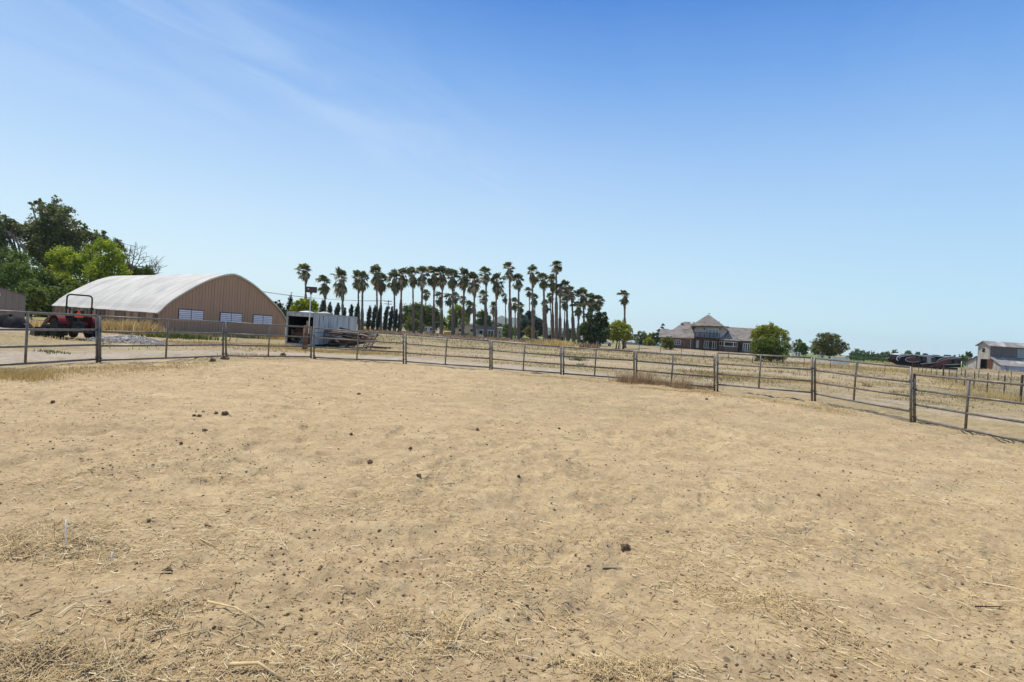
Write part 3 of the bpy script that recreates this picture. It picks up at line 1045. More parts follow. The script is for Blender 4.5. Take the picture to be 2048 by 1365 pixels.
# golden stand of taller grass: by hangar, trailer, behind the gate
def band(n, pts, spread, seed, h, w, m, label, name='tall_grass', cat='grass'):
    r = np.random.default_rng(seed)
    pts = [np.array(p[:2]) for p in pts]
    seg = r.integers(0, len(pts) - 1, n)
    t = r.uniform(0, 1, n)
    A = np.array(pts)[seg]; B = np.array(pts)[seg + 1]
    q = A + (B - A) * t[:, None] + r.normal(0, 1, (n, 2)) * np.array(spread)
    hh = h * r.uniform(.5, 1.3, n) * (.5 + vn(q[:, 0], q[:, 1], 1.3, seed))
    return blades(name, q[:, 0], q[:, 1], hh, np.full(n, w), MATS[m], seed, label=label, cat=cat, lean=.3)


def gp(px, py):
    g = G(px, py); return (g.x, g.y)


band(2600, [gp(205, 664), gp(255, 668), (-28.2, 43.6)], (.9, .5), 81, .75, .05, 'dry_blade', 'tall golden dry grass against the long side of the hangar')
band(3200, [(-27.6, 44.0), (-24, 49), (-21, 52.5)], (.5, .5), 82, .28, .05, 'dry_blade', 'short yellow grass along the front wall of the hangar')
band(5200, [gp(330, 687), gp(450, 690), gp(560, 692), gp(590, 700)], (1.2, 1.2), 83, .13, .03, 'dry_blade', 'yellow grass strip between the hangar and the pen')
band(3000, [gp(600, 702), gp(700, 706), gp(790, 705)], (1.3, .9), 84, .14, .03, 'dry_blade', 'yellow grass in front of the trailer and lumber pile')
band(700, [gp(325, 676), gp(400, 679)], (1.2, .6), 85, .38, .05, 'green_weed', 'low green weeds at the foot of the hangar front wall', 'weed_patch', 'weeds')
band(1500, [gp(10, 650), gp(75, 655)], (2.5, 1.2), 86, .45, .05, 'dry_blade', 'golden grass by the tan shed at the left edge')
band(200, [gp(95, 678), gp(200, 682)], (.8, .5), 87, .16, .03, 'dry_blade', 'grass tufts round the tractor wheels')
band(2600, [gp(1440, 752), gp(1520, 757), gp(1620, 765)], (1.2, 1.6), 88, .22, .03, 'dry_blade', 'golden grass behind the gate panel')
band(1600, [gp(1780, 738), gp(1850, 752), gp(1900, 764), gp(1980, 790)], (.7, .9), 89, .35, .03, 'dry_blade', 'golden grass along the wire fence at right')
band(1500, [gp(1960, 800), gp(2048, 800)], (1.0, .8), 90, .35, .025, 'dry_blade', 'golden grass behind the nearest panel at right')
band(900, [gp(1750, 729), gp(1795, 732)], (2.5, 2), 91, .8, .10, 'dry_blade', 'golden grass mound near the long trailer')
band(1200, [(112, 135), (130, 140)], (3, 2), 92, .7, .15, 'dry_blade', 'dry grass in front of the grey barn')
band(1800, [gp(1095, 690), gp(1115, 690)], (2.0, 1.2), 93, .85, .14, 'dry_blade', 'bright yellow grass clump under the right palms')
band(1600, [gp(1640, 735), gp(1760, 740)], (6, 4), 94, .5, .06, 'dry_blade', 'yellow grass in the far field near the white panels')
# weeds along the fence foot
JPi = [P(JX[i], hz(JX[i]), JD[i]) for i in range(len(JX))]
w0 = gp(1240, 764); w1 = gp(1275, 768); w2 = gp(1340, 774); w3 = gp(1425, 780)
band(1700, [w0, w1, w2, w3], (.25, .18), 95, .36, .012, 'brown_weed', 'dry brown weeds tangled along the foot of the pen fence', 'weed_patch', 'weeds')
band(420, [gp(1245, 766), gp(1300, 770)], (.3, .2), 96, .66, .010, 'brown_weed', 'tall brown weed clump at the fence joint right of centre', 'weed_patch', 'weeds')
band(260, [gp(1345, 776), gp(1372, 778)], (.25, .2), 97, .5, .010, 'brown_weed', 'brown weed clump round the middle stay of the overgrown panel', 'weed_patch', 'weeds')
band(2600, [gp(1290, 776), gp(1370, 786), gp(1440, 792), gp(1560, 806), gp(1700, 830)], (.4, .25), 98, .07, .014, 'dry_blade', 'yellow straw strip along the inside of the fence at right', 'straw_strip')
band(1500, [gp(1000, 748), gp(1130, 757), gp(1260, 770)], (.5, .25), 99, .06, .014, 'dry_blade', 'thin straw strip along the inside of the fence in the middle', 'straw_strip')
band(2600, [gp(0, 757), gp(40, 754), gp(75, 750)], (.35, .2), 100, .13, .012, 'dry_blade', 'golden hay heap at the fence foot at the left edge', 'hay_heap', 'hay')
band(3200, [gp(110, 743), gp(200, 740), gp(300, 736), gp(400, 728)], (.5, .4), 101, .08, .012, 'dry_blade', 'brown and yellow hay strewn along the left fence foot', 'hay_heap', 'hay')
band(300, [gp(460, 714), gp(550, 714)], (.4, .12), 102, .2, .014, 'brown_weed', 'low brown weeds under the rail in front of the trailer', 'weed_patch', 'weeds')
band(160, [gp(1150, 722), gp(1162, 721)], (.35, .3), 103, .3, .04, 'green_weed', 'green weed tuft in the field seen through the middle panels', 'weed_patch', 'weeds')
band(60, [gp(1160, 731), gp(1166, 731)], (.2, .12), 104, .2, .03, 'green_weed', 'small green weed tuft just nearer than the other one', 'weed_patch', 'weeds')
band(120, [gp(1728, 774), gp(1742, 775)], (.14, .12), 105, .28, .02, 'brown_weed', 'dark dry weed tuft behind the panel at right', 'weed_patch', 'weeds')
band(140, [gp(90, 706), gp(125, 706)], (.3, .15), 106, .08, .03, 'green_weed', 'low green weeds on the track in front of the tractor', 'weed_patch', 'weeds')
band(6000, [(-30, 92), (30, 100), (60, 88)], (9, 7), 107, .22, .05, 'green_weed', 'olive weeds spread before the palms and the brick house', 'weed_patch', 'weeds')

# ------------------------------------------------------------------ hangar with arched roof
HL = Vector((-28.4, 45.5, 0)); HR = Vector((-21.8, 54.6, 0))
HW = (HR - HL).length
hu = (HR - HL).normalized()                     # along the front wall, away to the right
hb = Vector((-.81, .587, 0)).normalized()       # along the length, backwards to the left
HLEN = 25.0
ARCH = [(0, 3.60), (.06, 3.45), (.11, 3.22), (.17, 2.90), (.225, 2.52), (.28, 2.10), (.336, 1.63), (.38, 1.25), (.42, .88), (.46, .42), (.5, -.18)]


def arch(t):
    s = abs(t - .52) / (.52 if t < .52 else .48) * .5
    for (a, za), (b, zb) in zip(ARCH, ARCH[1:]):
        if s <= b + 1e-9: return 1.9 + za + (zb - za) * (s - a) / (b - a)
    return 1.72


def H(t, d, z, out=0.0):
    """t across the front wall 0..1, d metres back, z height; out = towards the viewer of the front"""
    q = HL + hu * (HW * t) + hb * (d - out)
    return Vector((q.x, q.y, z))


hg = thing('arched_barn', 'large brown metal barn with a curved white roof and three louvred windows', 'barn', (-25.1, 50.05, 0))
# front wall boards
NB = 44
for i in range(NB):
    t0, t1 = i / NB, (i + 1) / NB
    g_ = .0007
    proud = .005 * ((i * 7) % 3)
    ts = [t0 + g_, (t0 + t1) / 2, t1 - g_]
    if t0 < .52 < t1: ts[1] = .52
    poly = [H(ts[0], 0, -.1), H(ts[2], 0, -.1)] + [H(t, 0, arch(t) - .03) for t in reversed(ts)]
    mk('wall_board', MB().prism(poly, -hb * (.05 + proud)), MATS['barn_board' if (i * 5) % 4 else 'barn_board_b'], hg, False, True)
poly = [H(0.002, 0, -.1), H(.998, 0, -.1)] + [H(k / 24 * .996 + .002, 0, arch(k / 24) - .06) for k in range(24, -1, -1)]
mk('backing_wall', MB().prism(poly, hb * .06), MATS['dark_wood'], hg, False, True)
poly = [H(0, HLEN, -.1), H(1, HLEN, -.1)] + [H(k / 24, HLEN, arch(k / 24) - .03) for k in range(24, -1, -1)]
mk('back_wall', MB().prism(poly, -hb * .06), MATS['barn_board'], hg, False, True)
# roof: curved sheets side by side along the length
NR = 13
for i in range(NR):
    d0, d1 = -.18 + (HLEN + .36) * i / NR, -.18 + (HLEN + .36) * (i + 1) / NR - .02
    mb = MB()
    K = 40
    lift = .012 * (i % 2)
    for j in range(K + 1):
        t = -.012 + 1.024 * j / K
        z = arch(min(max(t, 0), 1)) + lift - (0.09 if t < 0 or t > 1 else 0)
        mb.v += [tuple(H(t, d0, z)), tuple(H(t, d1, z)), tuple(H(t, d0, z + .05)), tuple(H(t, d1, z + .05))]
        if j:
            o = (j - 1) * 4
            mb.f += [(o, o + 1, o + 5, o + 4), (o + 2, o + 6, o + 7, o + 3), (o, o + 4, o + 6, o + 2), (o + 1, o + 3, o + 7, o + 5)]
    mk('roof_panel', mb, MATS['roof_white'], hg, False, True)
mb = MB()
K = 40
for j in range(K + 1):
    t = -.014 + 1.028 * j / K
    z = arch(min(max(t, 0), 1)) - (0.1 if t < 0 or t > 1 else 0)
    mb.v += [tuple(H(t, 0, z - .07, .24)), tuple(H(t, 0, z + .075, .24)), tuple(H(t, 0, z - .07, .19)), tuple(H(t, 0, z + .075, .19))]
    if j:
        o = (j - 1) * 4
        mb.f += [(o, o + 4, o + 5, o + 1), (o + 2, o + 3, o + 7, o + 6), (o, o + 2, o + 6, o + 4), (o + 1, o + 5, o + 7, o + 3)]
mk('edge_trim', mb, MATS['roof_white'], hg, False, True)
# long side wall of old boards, under the eave
NS = 62
rr = random.Random(3)
for i in range(NS):
    d0, d1 = HLEN * i / NS, HLEN * (i + 1) / NS
    w = hu * (-.04 - rr.uniform(0, .035))
    a = HL + hb * (d0 + .012); b = HL + hb * (d1 - .012)
    z1 = 1.66 - rr.uniform(0, .05)
    poly = [(a.x, a.y, -.1), (b.x, b.y, -.1), (b.x, b.y, z1), (a.x, a.y, z1)]
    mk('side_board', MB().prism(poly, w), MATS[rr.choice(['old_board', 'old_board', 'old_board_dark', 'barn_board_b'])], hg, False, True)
a = HL; b = HL + hb * HLEN
mk('side_backing', MB().prism([(a.x, a.y, -.1), (b.x, b.y, -.1), (b.x, b.y, 1.7), (a.x, a.y, 1.7)], hu * .05), MATS['dark_wood'], hg, False, True)
a = HR; b = HR + hb * HLEN
mk('far_side_wall', MB().prism([(a.x, a.y, -.1), (b.x, b.y, -.1), (b.x, b.y, 1.7), (a.x, a.y, 1.7)], -hu * .05), MATS['barn_board'], hg, False, True)


def onfront(px, py, out=0.06):
    """where the photo column meets the front wall"""
    r = ray(px, hz(px)).x
    t = (HL.x - r * HL.y) / ((HL.x - r * HL.y) - (HR.x - r * HR.y))
    q = HL + (HR - HL) * t
    z = EYE + (hz(px) - py) / F * q.y
    return t, z


for (xl, xr, yt, yb, lab) in ((357, 405, 619, 638.3, 'leftmost louvred window'), (440, 482, 625.5, 643.8, 'middle louvred window'), (506, 543, 630.3, 647.3, 'rightmost louvred window')):
    t0, zt = onfront(xl, yt); t1, _ = onfront(xr, yt); _, zb = onfront(xl, yb)
    wpar = mk('window', MB().prism([H(t0 - .004, 0, zb - .05), H(t1 + .004, 0, zb - .05), H(t1 + .004, 0, zt + .05), H(t0 - .004, 0, zt + .05)], hb * -.09), MATS['dark_wood'], hg, False, True)
    tm = (t0 + t1) / 2
    for (a, b) in ((t0, tm - .0025), (tm + .0025, t1)):
        for k in range(5):
            z0 = zb + (zt - zb) * (k + .06) / 5; z1 = zb + (zt - zb) * (k + .90) / 5
            poly = [H(a, 0, z0, .16), H(b, 0, z0, .16), H(b, 0, z1, .115), H(a, 0, z1, .115)]
            mk('slat', MB().prism(poly, hb * .02), MATS['louvre'], wpar, False, True, root=hg)

# small stones and gravel heap beside the barn
gc = G(250, 684)
mb = MB()
n1, n2 = 8, 28
for i in range(n1 + 1):
    for k in range(n2):
        w = 2 * PI * k / n2
        q = i / n1
        rx, ry = 2.1 * q, 1.0 * q
        mb.v.append((rx * math.cos(w) * (1 + .12 * math.sin(3 * w)), ry * math.sin(w), .34 * (1 - q * q) * (1 + .2 * math.sin(5 * w + 3 * q)) - .03))
for i in range(n1):
    for k in range(n2):
        mb.f.append((i * n2 + k, i * n2 + (k + 1) % n2, (i + 1) * n2 + (k + 1) % n2, (i + 1) * n2 + k))
gh = mk('gravel_heap', mb, MATS['gravel_stone'], smooth=True)
gh.location = (gc.x, gc.y, gc.z)
tag(gh, 'low pale grey gravel heap beside the hangar, right of the tractor', 'gravel', kind='stuff')
r_ = np.random.default_rng(8)
q = np.sqrt(r_.uniform(0, 1, 1600)); a = r_.uniform(0, 6.28, 1600)
x = gc.x + 2.3 * q * np.cos(a); y = gc.y + 1.15 * q * np.sin(a)
o = crumbs('gravel_stones', x, y, r_.uniform(.02, .06, 1600), MATS['gravel_stone'], 9, 'loose grey stones covering the gravel heap by the hangar')
me = o.data
co = np.empty(len(me.vertices) * 3, np.float32); me.vertices.foreach_get('co', co); co = co.reshape(-1, 3)
co[:, 2] += np.repeat(.33 * np.clip(1 - q ** 2, 0, 1), 6).astype(np.float32)
me.vertices.foreach_set('co', co.ravel())

# ------------------------------------------------------------------ tan shed at the left edge
S0 = P(47, 660, 44); sx = S0.x
sh = thing('metal_shed', 'small tan ribbed metal shed cut off by the left edge', 'shed', (sx - 3, 45, 0))
zr = EYE + (hz(47) - 592) / F * 44; zl = EYE + (hz(0) - 577.5) / F * 44
xl = P(0, 600, 44).x
slope = (zl - zr) / (xl - sx)
xpk = sx - 4.5
nbd = 18
for i in range(nbd):
    x0 = sx - 9 * i / nbd; x1 = sx - 9 * (i + 1) / nbd + .02
    def zt(x): return zr + slope * (max(x, xpk) - sx) + (-slope * (min(x, xpk) - xpk))
    mk('wall_panel', MB().prism([(x0, 44, -.1), (x1, 44, -.1), (x1, 44, zt(x1)), (x0, 44, zt(x0))], (0, .05 + .02 * (i % 2), 0)), MATS['shed_tan'], sh, False, True)
mb = MB().prism([(sx + .15, 43.8, zr - .02), (xpk, 43.8, zt(xpk) + .06), (xpk, 43.8, zt(xpk) + .16), (sx + .15, 43.8, zr + .08)], (-6.2, 7, 0))
mb.prism([(xpk, 43.8, zt(xpk) + .06), (sx - 9.15, 43.8, zr - .02), (sx - 9.15, 43.8, zr + .08), (xpk, 43.8, zt(xpk) + .16)], (-6.2, 7, 0))
mk('roof', mb, MATS['weathered_dark'], sh, False, True)
mk('side_wall', MB().prism([(sx, 44.06, -.1), (sx - 5.8, 50.5, -.1), (sx - 5.8, 50.5, zr - .04), (sx, 44.06, zr - .04)], (-.06, 0, 0)), MATS['shed_tan'], sh, False, True)
tz = EYE + (hz(1) - 590) / F * 43.9
mk('wall_sign', MB().bb(xl - .3, xl + .07, 43.93, 43.97, tz - .12, tz + .15), MATS['white_paint'], sh, False, True)

# black covered implement in front of the shed
c0 = P(18, 650, 39.5)
im = thing('covered_implement', 'low black tarp-covered farm implement in front of the tan shed', 'implement', (c0.x, 39.5, 0))
mb = MB()
n1, n2 = 12, 22
for i in range(n1 + 1):
    for k in range(n2):
        w = 2 * PI * k / n2
        q = i / n1
        e = 1 + .16 * math.sin(2 * w + 1) + .08 * math.sin(5 * w)
        zz = .86 * (1 - q ** 3) * (1 + .12 * math.sin(3 * w + 4 * q)) + .04 * math.sin(9 * w) * q
        mb.v.append((1.35 * q * e * math.cos(w), .75 * q * e * math.sin(w), max(zz, 0)))
for i in range(n1):
    for k in range(n2):
        mb.f.append((i * n2 + k, i * n2 + (k + 1) % n2, (i + 1) * n2 + (k + 1) % n2, (i + 1) * n2 + k))
mk('tarp', mb, MATS['tarp'], im, True)
mk('drawbar', MB().tube([(1.1, -.1, .35), (1.55, -.2, .2), (1.9, -.25, .12)], .04, 8), MATS['rust_red'], im, True)
mk('side_plate', MB().prism([(-1.5, -.45, 0), (-.7, -.8, 0), (-.9, -.75, .75), (-1.4, -.55, .5)], (.0, .06, 0)), MATS['rust_red'], im)


# ------------------------------------------------------------------ tractor
tb = P(143, 679, 31.3)
TR = thing('tractor', 'dark red farm tractor seen from behind with a black roll bar and an orange triangle', 'tractor', (tb.x, 31.5, 0), D2R(60))


def tyre(name, c, R, w, parent, lugs):
    prof = [(R * .56, -w * .46), (R * .80, -w * .5), (R * .92, -w * .44), (R * .955, -w * .25), (R * .955, w * .25), (R * .92, w * .44), (R * .80, w * .5), (R * .56, w * .46)]
    mb = MB().lathe(prof, axis='x', n=28)
    for k in range(lugs):
        for sgn in (-1, 1):
            a0 = 2 * PI * (k + (.5 if sgn > 0 else 0)) / lugs
            v = []
            for (xx, da) in ((0.02 * sgn, .0), (w * .47 * sgn, -.22)):
                for dr in (.93, 1.0):
                    for dw in (-.055, .055):
                        aa = a0 + da + dw
                        rr_ = R * (dr if abs(xx) < w * .3 else dr - .045)
                        v.append((xx, rr_ * math.cos(aa), rr_ * math.sin(aa)))
            mb.add(v, [(0, 1, 3, 2), (4, 6, 7, 5), (0, 2, 6, 4), (1, 5, 7, 3), (2, 3, 7, 6), (0, 4, 5, 1)])
    mb.v = [(x + c[0], y + c[1], z + c[2]) for x, y, z in mb.v]
    ty = mk(name, mb, MATS['rubber'], parent)
    mb = MB().lathe([(R * .20, -w * .12), (R * .57, -w * .44), (R * .58, w * .44), (R * .20, w * .12)], c=c, axis='x', n=20)
    mb.lathe([(R * .12, -w * .3), (R * .12, w * .3)], c=c, axis='x', n=10)
    mk('rim', mb, MATS['dark_metal'], ty)
    return ty


for sx_ in (-1, 1):
    tyre('rear_wheel', (sx_ * .80, 0, .60), .60, .40, TR, 18)
    tyre('front_wheel', (sx_ * .66, 1.75, .38), .38, .26, TR, 14)
    # fender
    mb = MB()
    K = 10
    for j in range(K + 1):
        a = D2R(20 + 135 * j / K)
        for rr_, xx in ((.70, .56), (.70, 1.0), (.73, .56), (.73, 1.0)):
            mb.v.append((sx_ * xx, -rr_ * math.cos(a), .60 + rr_ * math.sin(a)))
        if j:
            o = (j - 1) * 4
            mb.f += [(o, o + 1, o + 5, o + 4), (o + 2, o + 6, o + 7, o + 3), (o, o + 4, o + 6, o + 2), (o + 1, o + 3, o + 7, o + 5)]
    mb.prism([(sx_ * .56, -.64, .62), (sx_ * .56, .5, .62), (sx_ * .56, .45, 1.1), (sx_ * .56, .1, 1.30), (sx_ * .56, -.3, 1.27)], (sx_ * .03, 0, 0))
    mk('fender', mb, MATS['tractor_red'], TR)
    mk('tail_lamp', MB().box((sx_ * .86, -.58, 1.16), (.07, .04, .05)), MATS['safety_orange'], TR)
mb = MB().bb(-.20, .20, -.45, 1.9, .38, .82).bb(-.30, .30, -.35, .25, .42, .98).bb(-.55, .55, -.08, .08, .52, .68)
mk('transmission', mb, MATS['dark_metal'], TR)
mb = MB().prism([(-.27, .75, .80), (-.27, 2.15, .80), (-.25, 2.2, 1.12), (-.24, 2.0, 1.27), (-.25, .75, 1.36)], (.52, 0, 0))
mk('hood', mb, MATS['tractor_red'], TR)
mk('platform', MB().bb(-.58, .58, -.25, .85, .80, .86), MATS['tractor_red'], TR)
st = MB().prism([(-.25, -.25, 1.0), (-.25, .25, 1.0), (-.25, .25, 1.13), (-.25, -.15, 1.15), (-.25, -.25, 1.62), (-.25, -.34, 1.60)], (.50, 0, 0))
mk('seat', st, MATS['black'], TR)
pts = [(-.60, -.38, .72), (-.60, -.38, 2.20)]
for k in range(1, 7):
    a = PI - PI / 2 * k / 6
    pts.append((-.42 + .18 * math.cos(a), -.38, 2.27 + .18 * math.sin(a)))
pts += [(-x, y, z) for x, y, z in reversed(pts)]
rb = mk('roll_bar', MB().tube(pts, .042, 8), MATS['black'], TR, True)
for s_ in (-1, 1):
    mk('hinge', MB().box((s_ * .60, -.38, 1.72), (.12, .13, .16)), MATS['black'], rb)
mk('slow_vehicle_sign', MB().prism([(-.30, -.60, 1.22), (.12, -.60, 1.22), (-.09, -.60, 1.64)], (0, .02, 0)), MATS['safety_orange'], TR)
mk('sign_bracket', MB().bb(-.12, -.04, -.53, -.36, .9, 1.5), MATS['dark_metal'], TR)
wh = MB()
pts = [(.19 * math.cos(2 * PI * k / 16), .72 + .08 * math.sin(2 * PI * k / 16), 1.50 + .17 * math.sin(2 * PI * k / 16)) for k in range(17)]
wh.tube(pts, .017, 6).tube([(0, .75, 1.3), (0, .72, 1.50)], .03, 6)
mk('steering_wheel', wh, MATS['black'], TR, True)
# hitch arms and lift links at the rear
for s_ in (-1, 1):
    mk('lift_arm', MB().tube([(s_ * .26, -.35, .45), (s_ * .36, -.98, .42)], .03, 6).tube([(s_ * .26, -.40, .98), (s_ * .32, -.75, .44)], .02, 6), MATS['dark_metal'], TR)
    # loader arm
    mb = MB()
    prof = [(.55, 1.32), (1.55, 1.28), (2.35, .98), (2.95, .45), (2.82, .36), (2.2, .82), (1.5, 1.10), (.55, 1.14)]
    mb.prism([(s_ * .46 - .045, y, z) for y, z in prof], (.09, 0, 0))
    la = mk('loader_arm', mb, MATS['rust_red'], TR)
    mk('upright', MB().bb(s_ * .46 - .06, s_ * .46 + .06, .62, .86, .5, 1.35), MATS['tractor_red'], la)
    mk('cylinder', MB().tube([(s_ * .46, .95, .62), (s_ * .46, 2.0, 1.02)], .035, 8), MATS['coach_silver'], la)
mk('cross_tube', MB().tube([(-.46, 2.4, .82), (.46, 2.4, .82)], .05, 8), MATS['rust_red'], TR)
mb = MB()
bp = [(2.75, .52), (2.70, .10), (2.85, .04), (3.45, .02), (3.45, .05), (2.90, .09), (2.80, .16), (2.84, .50)]
mb.prism([(-.80, y, z) for y, z in bp], (1.6, 0, 0))
for s_ in (-.80, .77):
    mb.prism([(s_, 2.75, .52), (s_, 2.70, .10), (s_, 3.45, .03), (s_, 3.3, .3)], (.03, 0, 0))
mk('bucket', mb, MATS['dark_metal'], TR)
mk('exhaust', MB().tube([(.30, 1.5, 1.1), (.34, 1.5, 1.75)], .03, 8), MATS['black'], TR)
# rear box blade / tiller frame
mb = MB().bb(-.3, .3, -.66, -.58, .88, .95).tube([(0, -.45, .9), (0, -1.0, .45)], .03, 6).bb(-.42, .42, -1.04, -.98, .40, .46)
mk('hitch_frame', mb, MATS['dark_metal'], TR)

# ------------------------------------------------------------------ open box trailer
TO = Vector((-14.45, 41.5, 0))         # near right corner
tu = Vector((.06, 1.0, 0)).normalized()      # along the length, away
tw = Vector((-1.0, .08, 0)).normalized()   # across the open end, to the left
TWD, TLN = 2.12, 9.3


def T(a, b, z):
    q = TO + tw * a + tu * b
    return Vector((q.x, q.y, z))


tl = thing('box_trailer', 'old white box trailer with open dark end and rust streaks, full of junk', 'trailer', (-15, 45, 0))
ZT = 2.46


def slab(name, a0, a1, b0, b1, z0, z1, m, par=tl, r=None):
    pts = [T(a0, b0, z0), T(a1, b0, z0), T(a1, b1, z0), T(a0, b1, z0)]
    return mk(name, MB().prism(pts, (0, 0, z1 - z0)), MATS[m], par, False, True, root=r or tl)


NP = 8
for i in range(NP):
    b0 = .12 + (TLN - .12) * i / NP; b1 = .12 + (TLN - .12) * (i + 1) / NP - .015
    slab('side_panel', .0, .03 + .006 * (i % 2), b0, b1, .12, ZT - .10, 'trailer_skin')
slab('far_side_panel', TWD - .04, TWD, .12, TLN, .12, ZT - .10, 'trailer_skin')
slab('end_wall', .05, TWD - .05, TLN - .05, TLN, .12, ZT - .1, 'trailer_skin')
slab('shade_lining', .045, .055, .12, TLN - .06, .21, ZT - .12, 'dark_void')  # black sheets added so the box interior reads as deep shade
slab('shade_lining', TWD - .055, TWD - .045, .12, TLN - .06, .21, ZT - .12, 'dark_void')
slab('shade_ceiling', .06, TWD - .06, .12, TLN - .06, ZT - .08, ZT - .06, 'dark_void')
slab('shade_end_sheet', .06, TWD - .06, 3.2, 3.25, .21, ZT - .12, 'dark_void')  # black sheet across the box, stands in for the shade further back
slab('floor', 0.02, TWD - .02, .05, TLN, .10, .2, 'dark_wood')
slab('roof', .0, TWD, .0, TLN, ZT - .05, ZT, 'trailer_frame')
slab('roof_rail', -.03, .05, -.02, TLN, ZT - .14, ZT - .051, 'trailer_frame')
slab('corner_post', -.02, .10, -.03, .11, .0, ZT - .141, 'trailer_frame')
slab('corner_post', TWD - .10, TWD + .02, -.03, .11, .0, ZT - .06, 'trailer_frame')
slab('header', .12, TWD - .12, -.03, .08, ZT - .34, ZT - .06, 'trailer_frame')
slab('sill', .12, TWD - .12, -.03, .08, .02, .14, 'trailer_frame')
slab('lower_rail', -.035, -.003, .12, TLN, 1.0, 1.04, 'galv')
slab('lower_rail', -.035, -.003, .12, TLN, .66, .70, 'galv')
for bx in (3.8, 4.7):
    w = mk('wheel', MB().lathe([(.16, -.1), (.34, -.1), (.36, 0), (.34, .1), (.16, .1)], axis='x', n=18), MATS['rubber'], tl)
    w.location = T(-.1, bx, .30) - tl.location
# things inside
def inbox(name, label, cat, a, b, z0, dims, m, rz=0, rnd=.0):
    c = T(a, b, 0)
    t = thing(name, label, cat, (c.x, c.y, z0), rz)
    return t


cb = inbox('wooden_cabinet', 'brown cabinet standing inside the open end of the trailer', 'cabinet', .52, .55, .2, None, None)
mk('carcass', MB().bb(-.28, .28, -.22, .22, 0, 1.02), MATS['brown_wood'], cb)
mk('door', MB().bb(-.26, -.01, -.245, -.222, .05, .97), MATS['junk_brown'], cb)
mk('door', MB().bb(.01, .26, -.245, -.222, .05, .97), MATS['junk_brown'], cb)
sf = inbox('old_sofa', 'rusty brown old sofa wedged inside the trailer above the rubbish', 'sofa', 1.35, .8, .75, None, None)
mk('seat', MB().bb(-.5, .5, -.3, .3, 0, .22), MATS['junk_brown'], sf)
mk('backrest', MB().bb(-.5, .5, .18, .34, .2, .48), MATS['junk_brown'], sf)
mk('arm', MB().bb(-.6, -.48, -.3, .3, 0, .36), MATS['brown_wood'], sf)
mk('arm', MB().bb(.48, .6, -.3, .3, 0, .36), MATS['brown_wood'], sf)
fc = inbox('filing_box', 'grey slatted box standing on the cabinet inside the trailer', 'box', .66, .55, 1.22, None, None)
mk('body', MB().bb(-.14, .14, -.15, .15, 0, .62), MATS['grey_wood'], fc)
for k in range(4): mk('drawer_front', MB().bb(-.12, .12, -.17, -.152, .03 + .15 * k, .15 + .15 * k), MATS['weathered'], fc)
rr = random.Random(12)
SCR = []
for k in range(13):
    a_, b_ = rr.uniform(.3, 1.9), rr.uniform(.1, .75)
    c = T(a_, b_, .2 + rr.uniform(0.02, .25))
    L_ = rr.uniform(.15, .35)
    o = mk('scrap_piece', MB().box((0, 0, 0), (L_, L_ * rr.uniform(.3, .8), rr.uniform(.05, .18)), Euler((rr.uniform(-.5, .5), rr.uniform(-.5, .5), rr.uniform(0, 3))).to_matrix())
           .tube([(0, 0, 0), (rr.uniform(-.2, .2), -.1, .18)], .02, 6), MATS[rr.choice(['weathered', 'grey_wood', 'trailer_frame', 'junk_brown', 'dark_metal'])])
    o.location = c
    SCR.append((-a_, o))
for k, q in enumerate(sorted(SCR, key=lambda q: q[0])):
    tag(q[1], 'scrap piece, ' + ordw(k) + ' from the left on the trailer floor', 'scrap', 'scrap inside the trailer')
# on the roof
mb = MB()
n2 = 18
for i in range(6):
    q = i / 5
    for k in range(n2):
        w = 2 * PI * k / n2
        mb.v.append((.62 * q * math.cos(w), .9 * q * math.sin(w), .13 * (1 - q ** 1.4)))
for i in range(5):
    for k in range(n2): mb.f.append((i * n2 + k, i * n2 + (k + 1) % n2, (i + 1) * n2 + (k + 1) % n2, (i + 1) * n2 + k))
o = mk('canvas_cover', mb, MATS['white_paint'], smooth=True); o.location = T(1.3, 1.6, ZT + .005)
tag(o, 'low white canvas mound lying on the trailer roof near its open end', 'cover')
dsh = thing('dish_cover', 'shallow pale dish with dark rim on the middle of the trailer roof', 'dish', T(.75, 3.6, ZT), 0)
mk('bowl', MB().lathe([(.62, .03), (.50, .08), (.25, .14), (.04, .18)], n=24), MATS['roof_white'], dsh, True)
mk('rim', MB().lathe([(.64, .01), (.66, .02), (.64, .03)], n=24), MATS['dark_metal'], dsh)

# lumber pile beside the trailer
rr = random.Random(21)
pc = Vector((-12.9, 44.0, 0))
PK = []
for k in range(34):
    lay = k // 7
    L_ = rr.uniform(1.6, 3.6)
    ang = D2R(rr.uniform(-30, 25)) + (PI / 2 if rr.random() < .18 else 0)
    tilt = D2R(rr.uniform(-16, 10))
    x = pc.x + rr.uniform(-.4, 1.0) + lay * .02; yy = pc.y + rr.uniform(-1.6, 1.6)
    z = .10 + lay * .22 + rr.uniform(0, .12)
    dims = (L_, rr.uniform(.12, .28), rr.uniform(.04, .11))
    o = mk('plank', MB().box((0, 0, 0), dims), MATS[rr.choice(['grey_wood', 'dark_wood', 'dark_wood', 'weathered_dark', 'brown_wood'])])
    o.location = (x, yy, z + .12); o.rotation_euler = (rr.uniform(-.3, .3), tilt, ang)
    pos = ['bottom layer', 'second layer', 'middle layer', 'fourth layer', 'top layer'][min(lay, 4)]
    PK.append((lay, x, o, pos))
for lay_ in range(5):
    row = sorted([q for q in PK if min(q[0], 4) == lay_], key=lambda q: q[1])
    for k, q in enumerate(row):
        tag(q[2], 'weathered plank, ' + ordw(k) + ' from the left in the ' + q[3] + ' of the lumber pile', 'plank', 'planks in the lumber pile')
pl = thing('wooden_pallet', 'weathered pallet-like rack with open slats leaning at the right end of the lumber pile', 'pallet', (-10.85, 42.6, .02), D2R(12))
